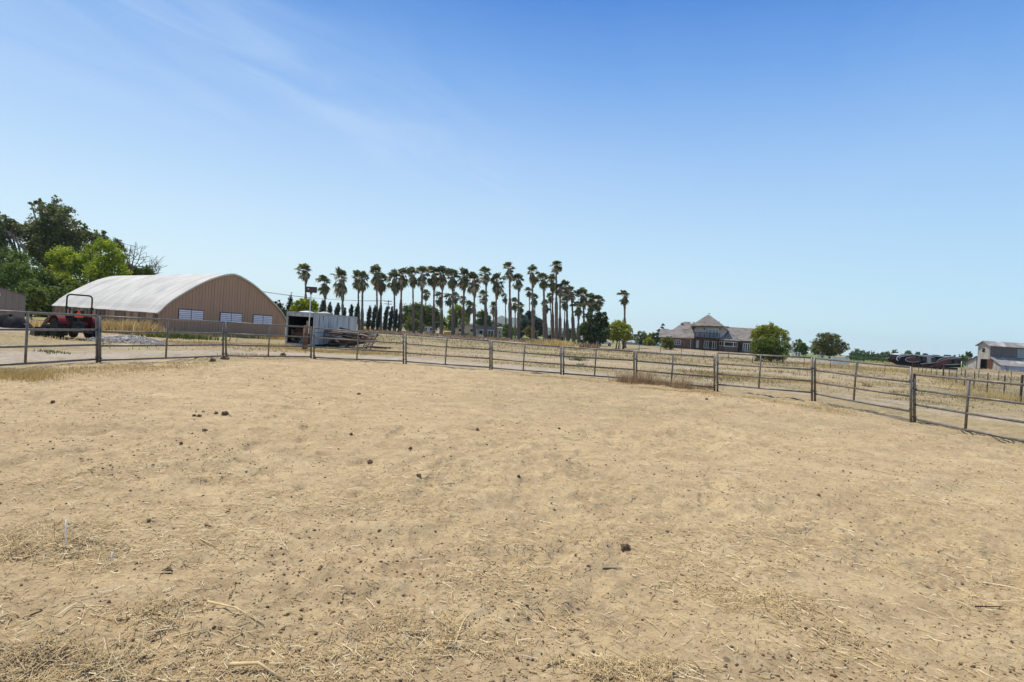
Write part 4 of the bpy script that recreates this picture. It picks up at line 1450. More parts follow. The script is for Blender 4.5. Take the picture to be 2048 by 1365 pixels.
pl.rotation_euler = (D2R(58), D2R(0), D2R(-25))
for k in range(9): mk('slat', MB().box((0, .1 + k * .155, .04), (.82, .085, .025)), MATS['weathered_dark' if k % 3 else 'grey_wood'], pl)
for s_ in (-.38, 0, .38): mk('stringer', MB().box((s_, .72, 0), (.05, 1.42, .055)), MATS['dark_wood'], pl)
p2 = thing('wooden_pallet', 'dark broken rack lying flat behind the leaning pallet', 'pallet', (-10.2, 44.2, .12), D2R(-15))
for k in range(6): mk('slat', MB().box((-.6 + k * .24, 0, .06), (.10, .95, .03)), MATS['grey_wood'], p2)
for s_ in (-.42, .42): mk('stringer', MB().box((0, s_, 0), (1.5, .06, .09)), MATS['dark_wood'], p2)

# ------------------------------------------------------------------ solar light on a pole with wooden stub post
sp_ = G(609, 701)
sl = thing('solar_light', 'tall thin white pole with a grey solar panel box, strapped to a brown post', 'light pole', (sp_.x, sp_.y, 0))
Yp = sp_.y
topz = EYE + (hz(618) - 586) / F * Yp
mk('wooden_post', MB().tube([(0, 0, -.1), (.015, 0, 1.55)], [.16, .14], 10), MATS['brown_wood'], sl, True)
mk('pole', MB().tube([(.19, -.02, 1.05), (.20, -.02, topz)], .032, 10), MATS['white_paint'], sl, True)
pn = mk('lamp_box', MB().box((.20, -.02, topz + .19), (.68, .12, .36)), MATS['dark_metal'], sl)
mk('solar_panel', MB().box((.20, -.095, topz + .19), (.62, .025, .30)), MATS['post_green'], pn)
mk('sensor', MB().box((.06, -.125, topz + .23), (.07, .03, .07)), MATS['white_paint'], pn)
mk('collar', MB().lathe([(.055, topz - .1), (.09, topz), (.055, topz + .01)], c=(.20, -.02, 0), n=10), MATS['galv'], sl)

# ------------------------------------------------------------------ trees
def leaves(name, lobes, n, size, m, seed, parent=None, root=None, aspect=.55, shell=.45, droop=0, clump=.17):
    """lobes: (x,y,z,rx,ry,rz) in world; leaves sit in small clumps spread through each lobe, most near its skin"""
    r = np.random.default_rng(seed)
    lb = np.array(lobes, float)
    vol = (lb[:, 3] * lb[:, 5]) ** 1.1
    nc = max(12, int(n / 16))
    k = r.choice(len(lb), nc, p=vol / vol.sum())
    d = r.normal(0, 1, (nc, 3)); d /= np.linalg.norm(d, axis=1)[:, None]
    d[:, 2] = np.where(r.uniform(0, 1, nc) < .3, np.abs(d[:, 2]), d[:, 2])
    rad = (shell + (1 - shell) * r.uniform(0, 1, nc) ** .5)[:, None]
    rad *= 1 + r.normal(0, .18, (nc, 1)) + .13 * np.sin(d[:, :1] * 7 + k[:, None]) + .10 * np.sin(d[:, 2:] * 9 + k[:, None] * 2)
    C = lb[k, :3] + d * rad * lb[k, 3:6]
    cl = r.integers(0, nc, n)
    cs = (lb[k[cl], 3:6] * clump) * r.uniform(.5, 1.4, (nc, 1))[cl]
    c = C[cl] + np.clip(r.normal(0, 1, (n, 3)), -1.8, 1.8) * cs
    c[:, 2] -= droop * r.uniform(0, 1, n)
    c[:, 2] = np.maximum(c[:, 2], .05)
    a = r.normal(0, 1, (n, 3)); a[:, 2] = a[:, 2] * .6 - droop * .6
    a /= np.linalg.norm(a, axis=1)[:, None]
    b = np.cross(a, r.normal(0, 1, (n, 3))); b /= np.linalg.norm(b, axis=1)[:, None]
    s = size * r.uniform(.6, 1.4, n)[:, None]
    V = np.stack([c - a * s * .5, c + b * s * aspect * .5 - a * s * .08, c + a * s * .5, c - b * s * aspect * .5 - a * s * .08], 1).reshape(-1, 3)
    if root is not None: V -= np.array(root.location)
    Fc = (np.arange(n)[:, None] * 4 + np.array([0, 1, 2, 3]))
    tint = np.clip(r.beta(1.2, 1.4, nc)[cl] * .8 + r.uniform(-.15, .35, n), 0, 1)
    return npmesh(name, V, Fc, m, parent, tint=np.repeat(tint, 4))


def lobe(px, py, rp, Y, dy=0, ry=1.0, rz=1.0):
    c = P(px, py, Y + dy)
    r = rp * Y / F
    return (c.x, c.y, c.z, r, r * ry, r * rz)


def tree(name, label, Y, lobes, base, m, n, size, seed, cat='tree', trunk_r=.25, trunks=None, dy=1.5, shell=.45, droop=0, group=None, bark='bark', clump=.17, aspect=.6):
    """lobes in photo measures (px,py,radius[,rz]) at the tree's own distance Y"""
    rr = random.Random(seed)
    b = P(base[0], hz(base[0]), Y)
    z0 = float(gz(b.x, Y))
    t = thing(name, label, cat, (b.x, Y, z0), 0, group)
    ls = [lobe(l[0], l[1], l[2], Y, rr.uniform(-dy, dy), rz=(l[3] if len(l) > 3 else .9)) for l in lobes]
    leaves('crown', ls, n, size, m, seed, t, t, shell=shell, droop=droop, clump=clump, aspect=aspect)
    mb = MB()
    bases = trunks or [base]
    for j, bb_ in enumerate(bases):
        bw = P(bb_[0], hz(bb_[0]), Y)
        z0b = z0 - .1
        cen = Vector((sum(l[0] for l in ls) / len(ls), sum(l[1] for l in ls) / len(ls), 0))
        zlow = min(l[2] - l[5] * .3 for l in ls)
        fork = Vector((bw.x * .75 + cen.x * .25, bw.y, max(z0 + .4, zlow * .7 + z0 * .3)))
        mb.tube([(bw.x, bw.y, z0b), ((bw.x + fork.x) / 2 + rr.uniform(-.1, .1), bw.y, (z0 + fork.z) / 2), tuple(fork)], [trunk_r * 1.25, trunk_r, trunk_r * .8], 8)
        for i, l in enumerate(ls):
            if len(bases) > 1 and i % len(bases) != j: continue
            e = Vector((l[0], l[1], l[2] + l[5] * .2))
            m1 = fork.lerp(e, .5) + Vector((rr.uniform(-.15, .15) * l[3], rr.uniform(-.2, .2), .12 * l[5]))
            mb.tube([tuple(fork), tuple(m1), tuple(e)], [trunk_r * .6, trunk_r * .35, trunk_r * .12], 6)
            for _ in range(3):
                v = Vector((rr.gauss(0, 1), rr.gauss(0, 1), abs(rr.gauss(0, .8)))).normalized()
                q = m1.lerp(e, rr.uniform(.2, .9))
                mb.tube([tuple(q), tuple(q + v * l[3] * .8)], [trunk_r * .18, trunk_r * .05], 5)
    mk('trunk', mb, MATS[bark], t, True, True)
    return t


# left group behind the hangar
tree('tall_tree', 'tallest dark green tree with a pointed leaning top, behind the hangar at left', 92,
     [(107, 400, 10), (98, 425, 18), (122, 425, 17), (82, 418, 7), (76, 404, 7), (62, 408, 5), (125, 452, 24), (88, 458, 24), (105, 490, 34), (150, 478, 20), (165, 462, 10), (155, 448, 8),
      (60, 470, 20), (185, 478, 16), (205, 475, 10), (215, 490, 12), (35, 462, 14), (95, 525, 30), (232, 492, 12), (245, 497, 7), (150, 505, 24), (190, 498, 14), (70, 500, 20), (55, 455, 8)],
     (100, 640), MATS['leaf_brownish'], 22000, .36, 101, trunk_r=.5, dy=3, clump=.17, shell=.35, aspect=.7)
tree('tall_tree', 'dark tree with a bare sloping limb, cut off by the left edge', 88,
     [(5, 445, 12), (18, 452, 14), (0, 475, 16), (30, 470, 12), (-25, 460, 26), (-30, 500, 30), (8, 500, 10), (-5, 430, 7)],
     (60, 640), MATS['leaf_brownish'], 9000, .34, 102, trunk_r=.4, dy=2, clump=.17, shell=.35, aspect=.7)
tree('leafy_tree', 'bright yellow-green tree in front of the tall dark one, behind the hangar roof', 80,
     [(128, 510, 18), (108, 515, 12), (150, 525, 18), (180, 520, 17), (205, 490, 14), (222, 498, 13), (238, 515, 14), (215, 525, 20), (185, 495, 10), (240, 535, 14), (165, 545, 22), (205, 550, 24), (245, 548, 12), (195, 540, 14), (120, 535, 16), (130, 562, 16), (105, 560, 16), (100, 590, 18), (135, 588, 18), (165, 575, 16)],
     (180, 640), MATS['leaf_bright'], 20000, .30, 103, trunk_r=.3, dy=2, clump=.24)
tree('leafy_tree', 'mid-green tree mass at the left edge below the dark trees', 76,
     [(15, 520, 22), (40, 520, 18), (0, 550, 26), (35, 545, 24), (60, 555, 24), (85, 560, 22), (20, 580, 26), (55, 585, 24), (85, 590, 22), (110, 575, 20), (125, 590, 16), (-30, 560, 30), (50, 610, 14), (72, 615, 14), (95, 608, 14), (58, 630, 9), (90, 618, 12), (84, 634, 10), (104, 622, 9)],
     (60, 650), MATS['leaf_mid'], 24000, .27, 104, trunk_r=.3, dy=2)
tree('leafy_bush', 'small green bush between the tan shed and the hangar', 62,
     [(62, 575, 14), (72, 588, 15), (55, 598, 12), (80, 600, 12), (58, 615, 11), (70, 622, 10), (48, 608, 8)], (65, 640), MATS['leaf_mid'], 6000, .22, 105, trunk_r=.1, dy=1, cat='bush')
tree('leafy_tree', 'dark low tree showing over the hangar roof behind the bright one', 84,
     [(262, 540, 11), (280, 546, 10), (297, 543, 9), (305, 550, 6), (270, 555, 14), (295, 556, 10), (240, 560, 14)], (270, 640), MATS['leaf_mid'], 7000, .28, 106, trunk_r=.2, dy=1.5)


def bare_tree(label, Y, bx, by, tips, seed, r0=.16):
    rr = random.Random(seed)
    b = P(bx, hz(bx), Y)
    t = thing('bare_tree', label, 'tree', (b.x, Y, 0))
    mb = MB()
    f = P(bx, by, Y)
    mb.tube([(b.x, b.y, -.1), (f.x, f.y, f.z)], [r0, r0 * .7], 7)
    for (px, py) in tips:
        e = P(px, py, Y + rr.uniform(-1, 1))
        m1 = f.lerp(e, .45) + Vector((rr.uniform(-.4, .4), 0, rr.uniform(-.1, .4)))
        mb.tube([f, m1, e], [r0 * .5, r0 * .32, .03], 5)
        for _ in range(5):
            q = m1.lerp(e, rr.uniform(0, .8))
            v = Vector((rr.gauss(0, .7), rr.gauss(0, .5), abs(rr.gauss(.6, .5)))).normalized() * rr.uniform(.7, 2.0)
            w_ = q + v * .5 + Vector((rr.uniform(-.15, .15), 0, 0))
            mb.tube([q, w_, q + v], [.035, .025, .015], 4)
            v2 = (v + Vector((rr.gauss(0, .6), 0, rr.gauss(0, .4)))) * .5
            mb.tube([w_, w_ + v2], [.022, .012], 4)
    mk('branches', mb, MATS['grey_wood'], t, False, True)


bare_tree('leafless grey tree with forked bare branches, right of the bright tree', 82, 262, 545, [(262, 490), (272, 484), (285, 492), (255, 510), (290, 520), (278, 505), (248, 500)], 7)
bare_tree('small leafless tree behind the hangar roof, right of the forked bare one', 84, 300, 552, [(302, 520), (312, 530), (322, 540), (295, 530), (318, 548)], 8, .1)
bare_tree('bare limb-like snag at the far left in front of the sky', 86, 50, 500, [(18, 468), (28, 478), (10, 460), (35, 490)], 9, .3)


# utility poles
def upole(label, px, ptop, Y, arm=True, pb=None):
    b = P(px, hz(px), Y)
    t = thing('utility_pole', label, 'pole', (b.x, Y, 0))
    z = EYE + (hz(px) - ptop) / F * Y
    mk('pole', MB().tube([(0, 0, -.2), (0, 0, z)], [.17, .12], 8), MATS['brown_wood'], t)
    if arm:
        for k in (.35, 1.15):
            mk('crossarm', MB().box((0, -.14, z - k), (2.3, .10, .13)), MATS['brown_wood'], t)
            for s_ in (-1, -.5, .5, 1): mk('insulator', MB().lathe([(.05, z - k + .07), (.07, z - k + .16), (.03, z - k + .22)], c=(s_, -.14, 0), n=8), MATS['dark_metal'], t)
        mk('transformer', MB().lathe([(.22, z - 2.7), (.24, z - 2.6), (.24, z - 1.9), (.1, z - 1.8)], c=(.34, 0, 0), n=12), MATS['galv'], t)
    return t, Vector((b.x, Y, z))


u1, e1 = upole('wooden utility pole with cross arms between the palm trunks', 774, 601, 170)
u2, e2 = upole('small utility pole with a cross arm above the hangar roof', 288, 530, 90)
u3, e3 = upole('plain far pole with a small top standing in the treeline at right', 1742, 701, 320, False)
wr = thing('power_line', 'thin sagging power lines running from the pole among the palms to the left', 'wire', (e1.x, e1.y, 0))
for s_ in (-1, .5, 1):
    A = e1 + Vector((s_, -.14, -.15)); B = Vector((-75, 150, 9.5)) + Vector((s_, 0, 0))
    mk('wire', MB().tube([A.lerp(B, k / 6) - Vector((0, 0, 1.2 * (1 - (2 * k / 6 - 1) ** 2))) for k in range(7)], .03, 4), MATS['wire_metal'], wr, False, True)

# ------------------------------------------------------------------ palms
def palm_protos():
    res = []
    for v in range(9):
        r = np.random.default_rng(300 + v)
        lean_ = r.uniform(.0, .38); skl = r.uniform(.8, 1.15)
        # green fan fronds
        V = []; Fc = []; T_ = []
        def fan(c, d, rad, tint, blades=9, drp=.25):
            d = d / np.linalg.norm(d)
            side = np.cross(d, [0, 0, 1.0])
            if np.linalg.norm(side) < .1: side = np.array([1., 0, 0])
            side /= np.linalg.norm(side)
            nrm = np.cross(side, d)
            rr_ = r.normal(0, .35)
            side, nrm = side * math.cos(rr_) + nrm * math.sin(rr_), nrm * math.cos(rr_) - side * math.sin(rr_)
            for k in range(blades):
                a = (k / (blades - 1) - .5) * 3.6
                u = d * math.cos(a) + side * math.sin(a)
                w = -d * math.sin(a) + side * math.cos(a)
                L = rad * (.75 + .25 * math.cos(a)) * r.uniform(.8, 1.1)
                o = len(V)
                p1 = c + u * L * .55 + nrm * .05
                tip = c + u * L + np.array([0, 0, -drp * L])
                V.extend([c, p1 + w * .15 * rad, tip, p1 - w * .15 * rad])
                Fc.append([o, o + 1, o + 2, o + 3])
                T_.extend([np.clip(tint + r.uniform(-.12, .12), 0, 1)] * 4)
        n = int(r.integers(60, 82))
        core = np.array([0, 0, 3.9])
        bias = r.uniform(0, 6.28)
        for k in range(n):
            q = k / n
            el = D2R(85 - 118 * q + r.normal(0, 13)) if q < .62 else D2R(-28 - 45 * (q - .62) / .38 + r.normal(0, 10))
            az = k * 2.39996 + r.normal(0, .4)
            d = np.array([math.cos(az) * math.cos(el), math.sin(az) * math.cos(el), math.sin(el)])
            d[0] -= lean_
            cz = core - np.array([0, 0, max(0, (q - .40) / .60) * 1.25])
            pl_ = (r.uniform(.45, 1.05) + (.22 if .3 < q < .9 else 0)) * (1.0 + .2 * math.cos(az - bias))
            c = cz + d * pl_ + np.array([0, 0, .2 * math.sin(el)])
            o = len(V)
            sd = np.cross(d, [0, 0, 1]); sd = sd / (np.linalg.norm(sd) + 1e-6) * .03
            V.extend([cz - sd, cz + sd, c + sd, c - sd]); Fc.append([o, o + 1, o + 2, o + 3]); T_.extend([.7] * 4)
            dd = d.copy(); dd[2] -= .1 + .5 * q
            tint = r.beta(1.5, 2.3) * .8 + (.25 if q > .6 else 0) + (.4 if r.random() < .3 else 0)
            fan(c, dd, r.uniform(.75, 1.25), min(tint, 1), 8, .18 + .2 * q)
        gm = npmesh('fronds', V, Fc, MATS['frond'], tint=T_)
        me_g = gm.data
        # skirt of dead fronds
        V = []; Fc = []; T_ = []
        m_ = 210
        for k in range(m_):
            h = 1 - (1 - r.uniform(0, 1) ** .8) * skl
            az = r.uniform(0, 6.28)
            R0 = .16 + .50 * h ** .9
            c = np.array([math.cos(az) * R0 * .55 - .05, math.sin(az) * R0 * .55, .7 + 3.1 * h])
            d = np.array([math.cos(az) * (.16 + .30 * h), math.sin(az) * (.16 + .30 * h), -1.0])
            L = r.uniform(.6, 1.25)
            w = np.array([-math.sin(az), math.cos(az), 0]) * r.uniform(.10, .24)
            o = len(V)
            tip = c + d * L
            V.extend([c - w * .4, c + w * .4, c + d * L * .55 + w, tip + w * r.uniform(-.5, .5), c + d * L * .55 - w])
            Fc.append([o, o + 1, o + 2, o + 4]); Fc.append([o + 4, o + 2, o + 3, o + 3])
            T_.extend([r.uniform(0, 1)] * 5)
        Fc3 = []
        for f in Fc:
            Fc3.append([f[0], f[1], f[2]])
            if f[2] != f[3]: Fc3.append([f[0], f[2], f[3]])
        sm = npmesh('dead_skirt', V, Fc3, MATS['dead_frond'], tint=T_)
        me_s = sm.data
        bpy.data.objects.remove(gm); bpy.data.objects.remove(sm)
        res.append((me_g, me_s))
    tr = []
    for v in range(3):
        mb = MB()
        rr = random.Random(v)
        step = .40 + .08 * v
        prof = []
        for i in range(33):
            q = i / 32
            rad = 1.45 if q < .02 else (1.0 if q < step else .62)
            if step < q < step + .05: rad = .78
            rad *= 1 + rr.uniform(-.07, .07) + (.06 if i % 2 else 0)
            prof.append((rad - .12 * q, q))
        mb.lathe(prof, n=10)
        o = mk('trunk', mb, MATS['palm_bark'], smooth=True)
        tr.append(o.data); bpy.data.objects.remove(o)
    return res, tr


CROWNS, TRUNKS = palm_protos()
# (crown centre px, crown top, skirt bottom, trunk px at skirt, foot px, crown width, Y, row)
TALL = [
    (609.5, 529.7, 566, 612.6, 613, 29, 150), (649, 551.5, 598, 651, 652, 34, 152), (683, 538, 603, 686, 687, 35, 150),
    (714, 542, 587, 718.6, 719, 30, 152), (726, 544, 587, 724, 725, 30, 150), (751, 530, 580, 755.6, 756, 31, 150),
    (762, 547, 591, 762.6, 762, 33, 155), (787, 542, 593, 791, 790, 33, 150), (804, 536, 581, 803, 801, 32, 150),
    (823.6, 535, 581, 828, 828, 26, 148), (846, 533.6, 582, 844, 843, 30, 148), (868, 533.6, 580, 868.6, 868, 30, 150),
    (885, 533, 581, 885, 884, 32, 150), (904, 539, 584, 907.5, 907, 26, 148), (929, 537.5, 585, 928, 926, 32, 148),
    (947, 545, 596, 950, 950, 30, 147), (972, 536, 573, 973, 972, 29, 146), (992, 548, 597, 994, 992, 34, 146),
    (1016.6, 525, 564, 1022, 1022, 27, 144), (1036, 548, 584, 1039, 1038, 28, 145), (1062, 532, 574, 1067, 1068, 28, 133),
    (1085, 547, 583, 1090, 1091, 27, 138), (1103, 550, 588, 1106, 1107, 26, 142), (1111, 523, 549, 1114, 1114, 29, 138),
    (1120, 569, 597, 1120.5, 1121, 27, 138), (1131, 562, 600, 1136, 1136, 26, 140), (1142, 574, 607, 1145, 1149, 23, 142),
    (1163, 576.6, 620, 1170, 1171, 27, 142), (1155, 604, 638, 1158, 1159, 27, 138), (1181, 588, 618, 1183, 1184, 25, 150), (1197, 591, 621, 1199, 1200, 28, 150),
    (1249.5, 582, 616, 1249.5, 1250, 25, 128)]
SHORT = [(851.7, 580, 604, 852, 852, 19, 215), (880, 584, 617, 881, 881, 20, 215), (898.6, 587, 616, 901, 901, 21, 210), (910, 585, 611, 911, 912, 20, 215),
         (926.7, 593, 612, 927, 927, 17, 225), (938, 602, 634, 939, 939, 20, 190), (968, 582, 612, 970, 971, 24, 200), (986, 604, 634, 987, 988, 21, 180),
         (946, 606, 630, 948, 948, 17, 200), (1008.7, 586.7, 609, 1013, 1013, 17, 220), (1030, 596, 626, 1031, 1031, 22, 205), (1041.6, 604.7, 633, 1042, 1043, 19, 175),
         (1057, 575, 598, 1060, 1061, 19, 215), (1068, 588, 616, 1070, 1073, 18, 200), (1090, 600, 630, 1094, 1095, 23, 180), (1098, 587, 608, 1103, 1105, 18, 210), (1129, 595, 624, 1131, 1129, 21, 190),
         (1184, 600, 625, 1185, 1186, 20, 200)]
rr = random.Random(5)
for row, lst in (('front', TALL), ('back', SHORT)):
    lst = sorted(lst)
    for i, (cx, ty, sy, tx, bx, w, Y) in enumerate(lst):
        b = P(bx, hz(bx), Y)
        b = Vector((b.x, Y, float(gz(b.x, Y)) - .1))
        sk = P(tx, sy, Y); tp = P(cx, ty, Y)
        if row == 'front':
            if i == len(lst) - 1:
                lab = 'lone tall fan palm standing apart right of all the others, by the yellow-green tree'
            elif i == 0:
                lab = 'leftmost tall fan palm, rising behind the solar light pole'
            elif abs(cx - 1111) < 1: lab = 'highest reaching fan palm at the right part of the row'
            else: lab = 'tall fan palm, %s from the left in the front row of palms' % ordw(i)
        else:
            lab = 'shorter fan palm, %s from left among the low crowns between tall trunks' % ordw(i)
        t = thing('fan_palm', lab, 'palm', b, 0, 'tall fan palms in the front row' if row == 'front' else 'shorter fan palms in the back row')
        v = CROWNS[rr.randrange(9)]
        ax = tp - sk
        Hc = ax.length
        ww_ = w * rr.uniform(.92, 1.12)
        sc_ = Vector((ww_ * Y / F / 3.55, ww_ * Y / F / 3.55, Hc / 5.5))
        rot = Vector((0, 0, 1)).rotation_difference(ax.normalized()) @ Quaternion((0, 0, 1), rr.uniform(-.9, .9) + (PI if rr.random() < .2 else 0))
        for me, nm in ((v[0], 'fronds'), (v[1], 'dead_skirt')):
            o = link(nm, me, None, t)
            o.rotation_mode = 'QUATERNION'; o.rotation_quaternion = rot
            o.scale = sc_; o.location = sk - b
        tt = sk + ax * .55
        o = link('trunk', TRUNKS[rr.randrange(3)], None, t)
        ax2 = tt - b
        o.rotation_mode = 'QUATERNION'; o.rotation_quaternion = Vector((0, 0, 1)).rotation_difference(ax2.normalized())
        rad = rr.uniform(.36, .46) if row == 'front' else rr.uniform(.30, .36)
        o.scale = (rad, rad, ax2.length)

# ------------------------------------------------------------------ cypresses
CYP = [(575.6, 592, 12, 118), (641, 602, 10, 128), (655.6, 607, 9.5, 130), (671, 608, 11, 132), (699, 609.5, 8.5, 136), (710, 610, 8.5, 136), (735.4, 613, 8, 142), (745.4, 613, 8, 142), (755, 616, 7, 146),
       (769, 615, 7.5, 146), (779, 616, 8, 146), (789, 620, 7, 150), (798, 621, 7.5, 150), (686, 618, 7, 140)]
CYP.sort()
for i, (px, ty, w, Y) in enumerate(CYP):
    b = P(px, hz(px), Y)
    z0 = float(gz(b.x, Y))
    ztop = P(px, ty, Y).z
    lab = 'dark column cypress, ' + ordw(i) + ' from the left in the row behind the trailer and palms'
    if i == 0: lab = 'tallest dark cypress, alone between the hangar and the trailer'
    t = thing('cypress_tree', lab, 'cypress', (b.x, Y, z0), 0, 'column cypresses in a row')
    R = w * Y / F * .5
    ls = []
    K = 9
    for k in range(K):
        q = (k + .5) / K
        f = min(1, (q * 5) ** .5) * (1 if q < .72 else max(.25, 1 - ((q - .72) / .28) ** (1.6 if px > 600 else 1.1) * .75))
        hh = (ztop - z0 - .5) / K
        ls.append((b.x + .065 * (z0 + .5 + hh * k), Y, z0 + .3 + hh * (k + .5), R * f * .95, R * f * .95, hh * 1.25))
    leaves('crown', ls, 4200, .26, MATS['leaf_cypress'], 400 + i, t, t, shell=.4, clump=.22, aspect=.6)
    mk('trunk', MB().tube([(0, 0, -.1), (.06 * (ztop - z0) * .8, 0, (ztop - z0) * .8)], [.13, .05], 6), MATS['bark'], t)

# ------------------------------------------------------------------ other trees and bushes
tree('palm_bush', 'bright green bushy shrub rising behind the trailer roof', 75, [(592, 613, 9), (605, 607, 10), (618, 606, 10), (628, 612, 9), (598, 622, 10), (615, 620, 13), (630, 622, 9), (586, 620, 7)],
     (610, 650), MATS['leaf_bright'], 5000, .30, 201, trunk_r=.1, cat='bush', dy=.8, aspect=.3)
tree('leafy_bush', 'dark bush behind the right shoulder of the hangar roof', 90, [(555, 608, 5), (560, 612, 6), (566, 625, 8), (570, 640, 8), (550, 620, 6)], (562, 650), MATS['leaf_dark'], 2500, .25, 202, trunk_r=.1, cat='bush', dy=.8)
tree('round_tree', 'broad dark green tree behind the palms left of the cream house', 185, [(815, 622, 11), (830, 618, 12), (808, 640, 13), (828, 636, 16), (848, 622, 14), (865, 628, 14), (850, 642, 18), (875, 642, 14), (885, 650, 9), (820, 652, 12), (862, 655, 12)],
     (845, 662), MATS['leaf_mid'], 16000, .55, 203, trunk_r=.4, dy=2)
tree('leafy_bush', 'pale green leafy bush at the foot of the palms, left of the parked camper', 160, [(815, 650, 8), (826, 643, 8), (838, 650, 9), (845, 657, 8), (822, 660, 8), (834, 661, 8)], (828, 664), MATS['leaf_olive'], 3500, .35, 204, trunk_r=.15, cat='bush')
tree('leafy_tree', 'yellow-green tree behind the cream house, at its left', 190, [(905, 625, 9), (917, 620, 10), (927, 628, 10), (900, 642, 10), (915, 640, 13), (930, 642, 10), (895, 655, 9), (906, 655, 10), (893, 663, 5)], (912, 664), MATS['leaf_bright'], 8000, .48, 205, trunk_r=.3)
tree('leafy_tree', 'dark green tree behind the middle of the cream house', 200, [(958, 632, 7), (965, 628, 8), (972, 638, 9), (960, 645, 9), (975, 648, 9), (968, 652, 8), (985, 650, 7), (995, 655, 6)], (968, 662), MATS['leaf_mid'], 6000, .5, 206, trunk_r=.3)
tree('leafy_tree', 'low green trees right of the cream house', 210, [(1005, 660, 8), (1015, 655, 7), (1022, 662, 8), (1012, 668, 9), (1030, 668, 8), (1000, 650, 4), (1036, 663, 6)], (1015, 674), MATS['leaf_mid'], 5000, .5, 207, trunk_r=.3)
tree('conifer_tree', 'large dark bluish conifer clump behind the palms right of the cream house', 170, [(1048, 636, 7), (1060, 630, 8), (1050, 648, 11), (1064, 642, 12), (1075, 648, 11), (1045, 660, 11), (1060, 660, 14), (1078, 660, 10), (1083, 668, 6), (1038, 668, 8), (1058, 628, 5), (1072, 670, 9)],
     (1062, 676), MATS['leaf_blue'], 14000, .42, 208, trunk_r=.4)
tree('leafy_bush', 'grey-green shrub in front of the dark conifer clump', 155, [(1052, 665, 7), (1060, 660, 8), (1068, 667, 7)], (1060, 676), MATS['leaf_olive'], 1800, .35, 209, trunk_r=.12, cat='bush')
tree('leafy_tree', 'far green trees low behind the right end of the palm row', 300, [(1130, 668, 6), (1138, 662, 6), (1147, 668, 6), (1155, 672, 5), (1125, 672, 6), (1104, 668, 5), (1140, 674, 6)], (1140, 678), MATS['leaf_mid'], 4000, .7, 210, trunk_r=.3)
tree('magnolia_tree', 'large dark glossy-leaved tree at the right end of the palm row', 118, [(1181, 622, 6), (1195, 618, 5), (1178, 635, 9), (1196, 635, 9), (1208, 640, 8), (1186, 650, 13), (1204, 652, 12), (1170, 655, 10), (1166, 668, 8), (1188, 670, 15), (1210, 668, 10), (1176, 678, 9), (1205, 680, 8), (1190, 612, 5), (1210, 628, 4)],
     (1188, 694), MATS['leaf_dark'], 16000, .36, 211, trunk_r=.28, trunks=[(1183, 694), (1191, 694)], dy=1.5, shell=.4)
tree('willow_tree', 'yellow-green open-crowned tree with several trunks under the lone palm', 122, [(1225, 655, 10), (1238, 648, 10), (1250, 655, 10), (1222, 668, 9), (1236, 665, 13), (1250, 668, 11), (1258, 675, 7), (1228, 676, 8), (1262, 660, 4)],
     (1238, 694), MATS['leaf_yellow'], 9000, .30, 212, trunk_r=.13, trunks=[(1233, 694), (1238, 694), (1247, 694), (1249, 694)], dy=1.2, droop=.3)
tree('leafy_tree', 'small grey-green tree left of the brick house with the pale building behind', 240, [(1272, 672, 5), (1282, 668, 7), (1290, 674, 8), (1276, 682, 7), (1296, 680, 6), (1286, 684, 8)], (1284, 690), MATS['leaf_olive'], 3500, .5, 213, trunk_r=.2)
tree('leafy_tree', 'dark green trees touching the left end of the brick house', 200, [(1305, 672, 6), (1315, 670, 6), (1302, 682, 7), (1312, 682, 8), (1322, 680, 6), (1298, 688, 5)], (1310, 692), MATS['leaf_mid'], 4500, .45, 214, trunk_r=.2)
tree('pine_tree', 'blue-green pine with tiered branches above the left end of the brick house', 175, [(1326, 650, 2.5), (1325, 656, 4, .4), (1321, 662, 7, .35), (1331, 660, 5, .3), (1320, 669, 8, .35), (1316, 676, 6, .4)], (1326, 690), MATS['leaf_blue'], 2800, .32, 215, trunk_r=.15, dy=.5)
tree('leafy_bush', 'small pale flowering bush on the grass left of the brick house', 150, [(1290, 684, 5), (1299, 681, 6), (1305, 687, 5), (1296, 690, 5)], (1298, 695), MATS['leaf_yellow'], 1500, .3, 216, trunk_r=.08, cat='bush', dy=.5)
tree('leafy_bush', 'round olive bush in front of the garage wall of the brick house', 124, [(1327, 683, 7), (1335, 680, 8), (1342, 686, 7), (1330, 692, 8), (1340, 694, 7)], (1333, 702), MATS['leaf_olive'], 3000, .24, 217, trunk_r=.1, cat='bush', dy=.6)
tree('large_bush_tree', 'big dense yellow-green tree in front of the right wing of the brick house', 92, [(1540, 655, 9), (1525, 662, 11), (1550, 664, 11), (1512, 668, 9), (1566, 668, 9), (1540, 675, 18), (1572, 680, 8), (1508, 676, 8)],
     (1542, 722), MATS['leaf_yellow'], 11000, .22, 218, trunk_r=.2, dy=1.0)
tree('large_bush_tree', 'dense lower half of the big shrubbery, shade put into darker green leaves, before the brick house right wing', 89, [(1512, 692, 12), (1528, 690, 14), (1545, 690, 15), (1562, 692, 13), (1574, 697, 9), (1508, 703, 9), (1525, 704, 12), (1545, 705, 14), (1565, 706, 11), (1533, 714, 9), (1555, 715, 8), (1518, 716, 8), (1543, 718, 8), (1565, 716, 7)],
     (1545, 724), MATS['leaf_mid'], 15000, .19, 219, trunk_r=.18, dy=1.0, cat='bush')  # shade of the lower crown is put into a darker leaf colour
tree('leafy_tree', 'small bushy green tree between the big bush and the oak', 190, [(1598, 683, 5), (1590, 692, 6), (1603, 692, 7), (1611, 697, 6), (1595, 702, 8), (1608, 704, 7)], (1600, 710), MATS['leaf_mid'], 4500, .42, 220, trunk_r=.2)
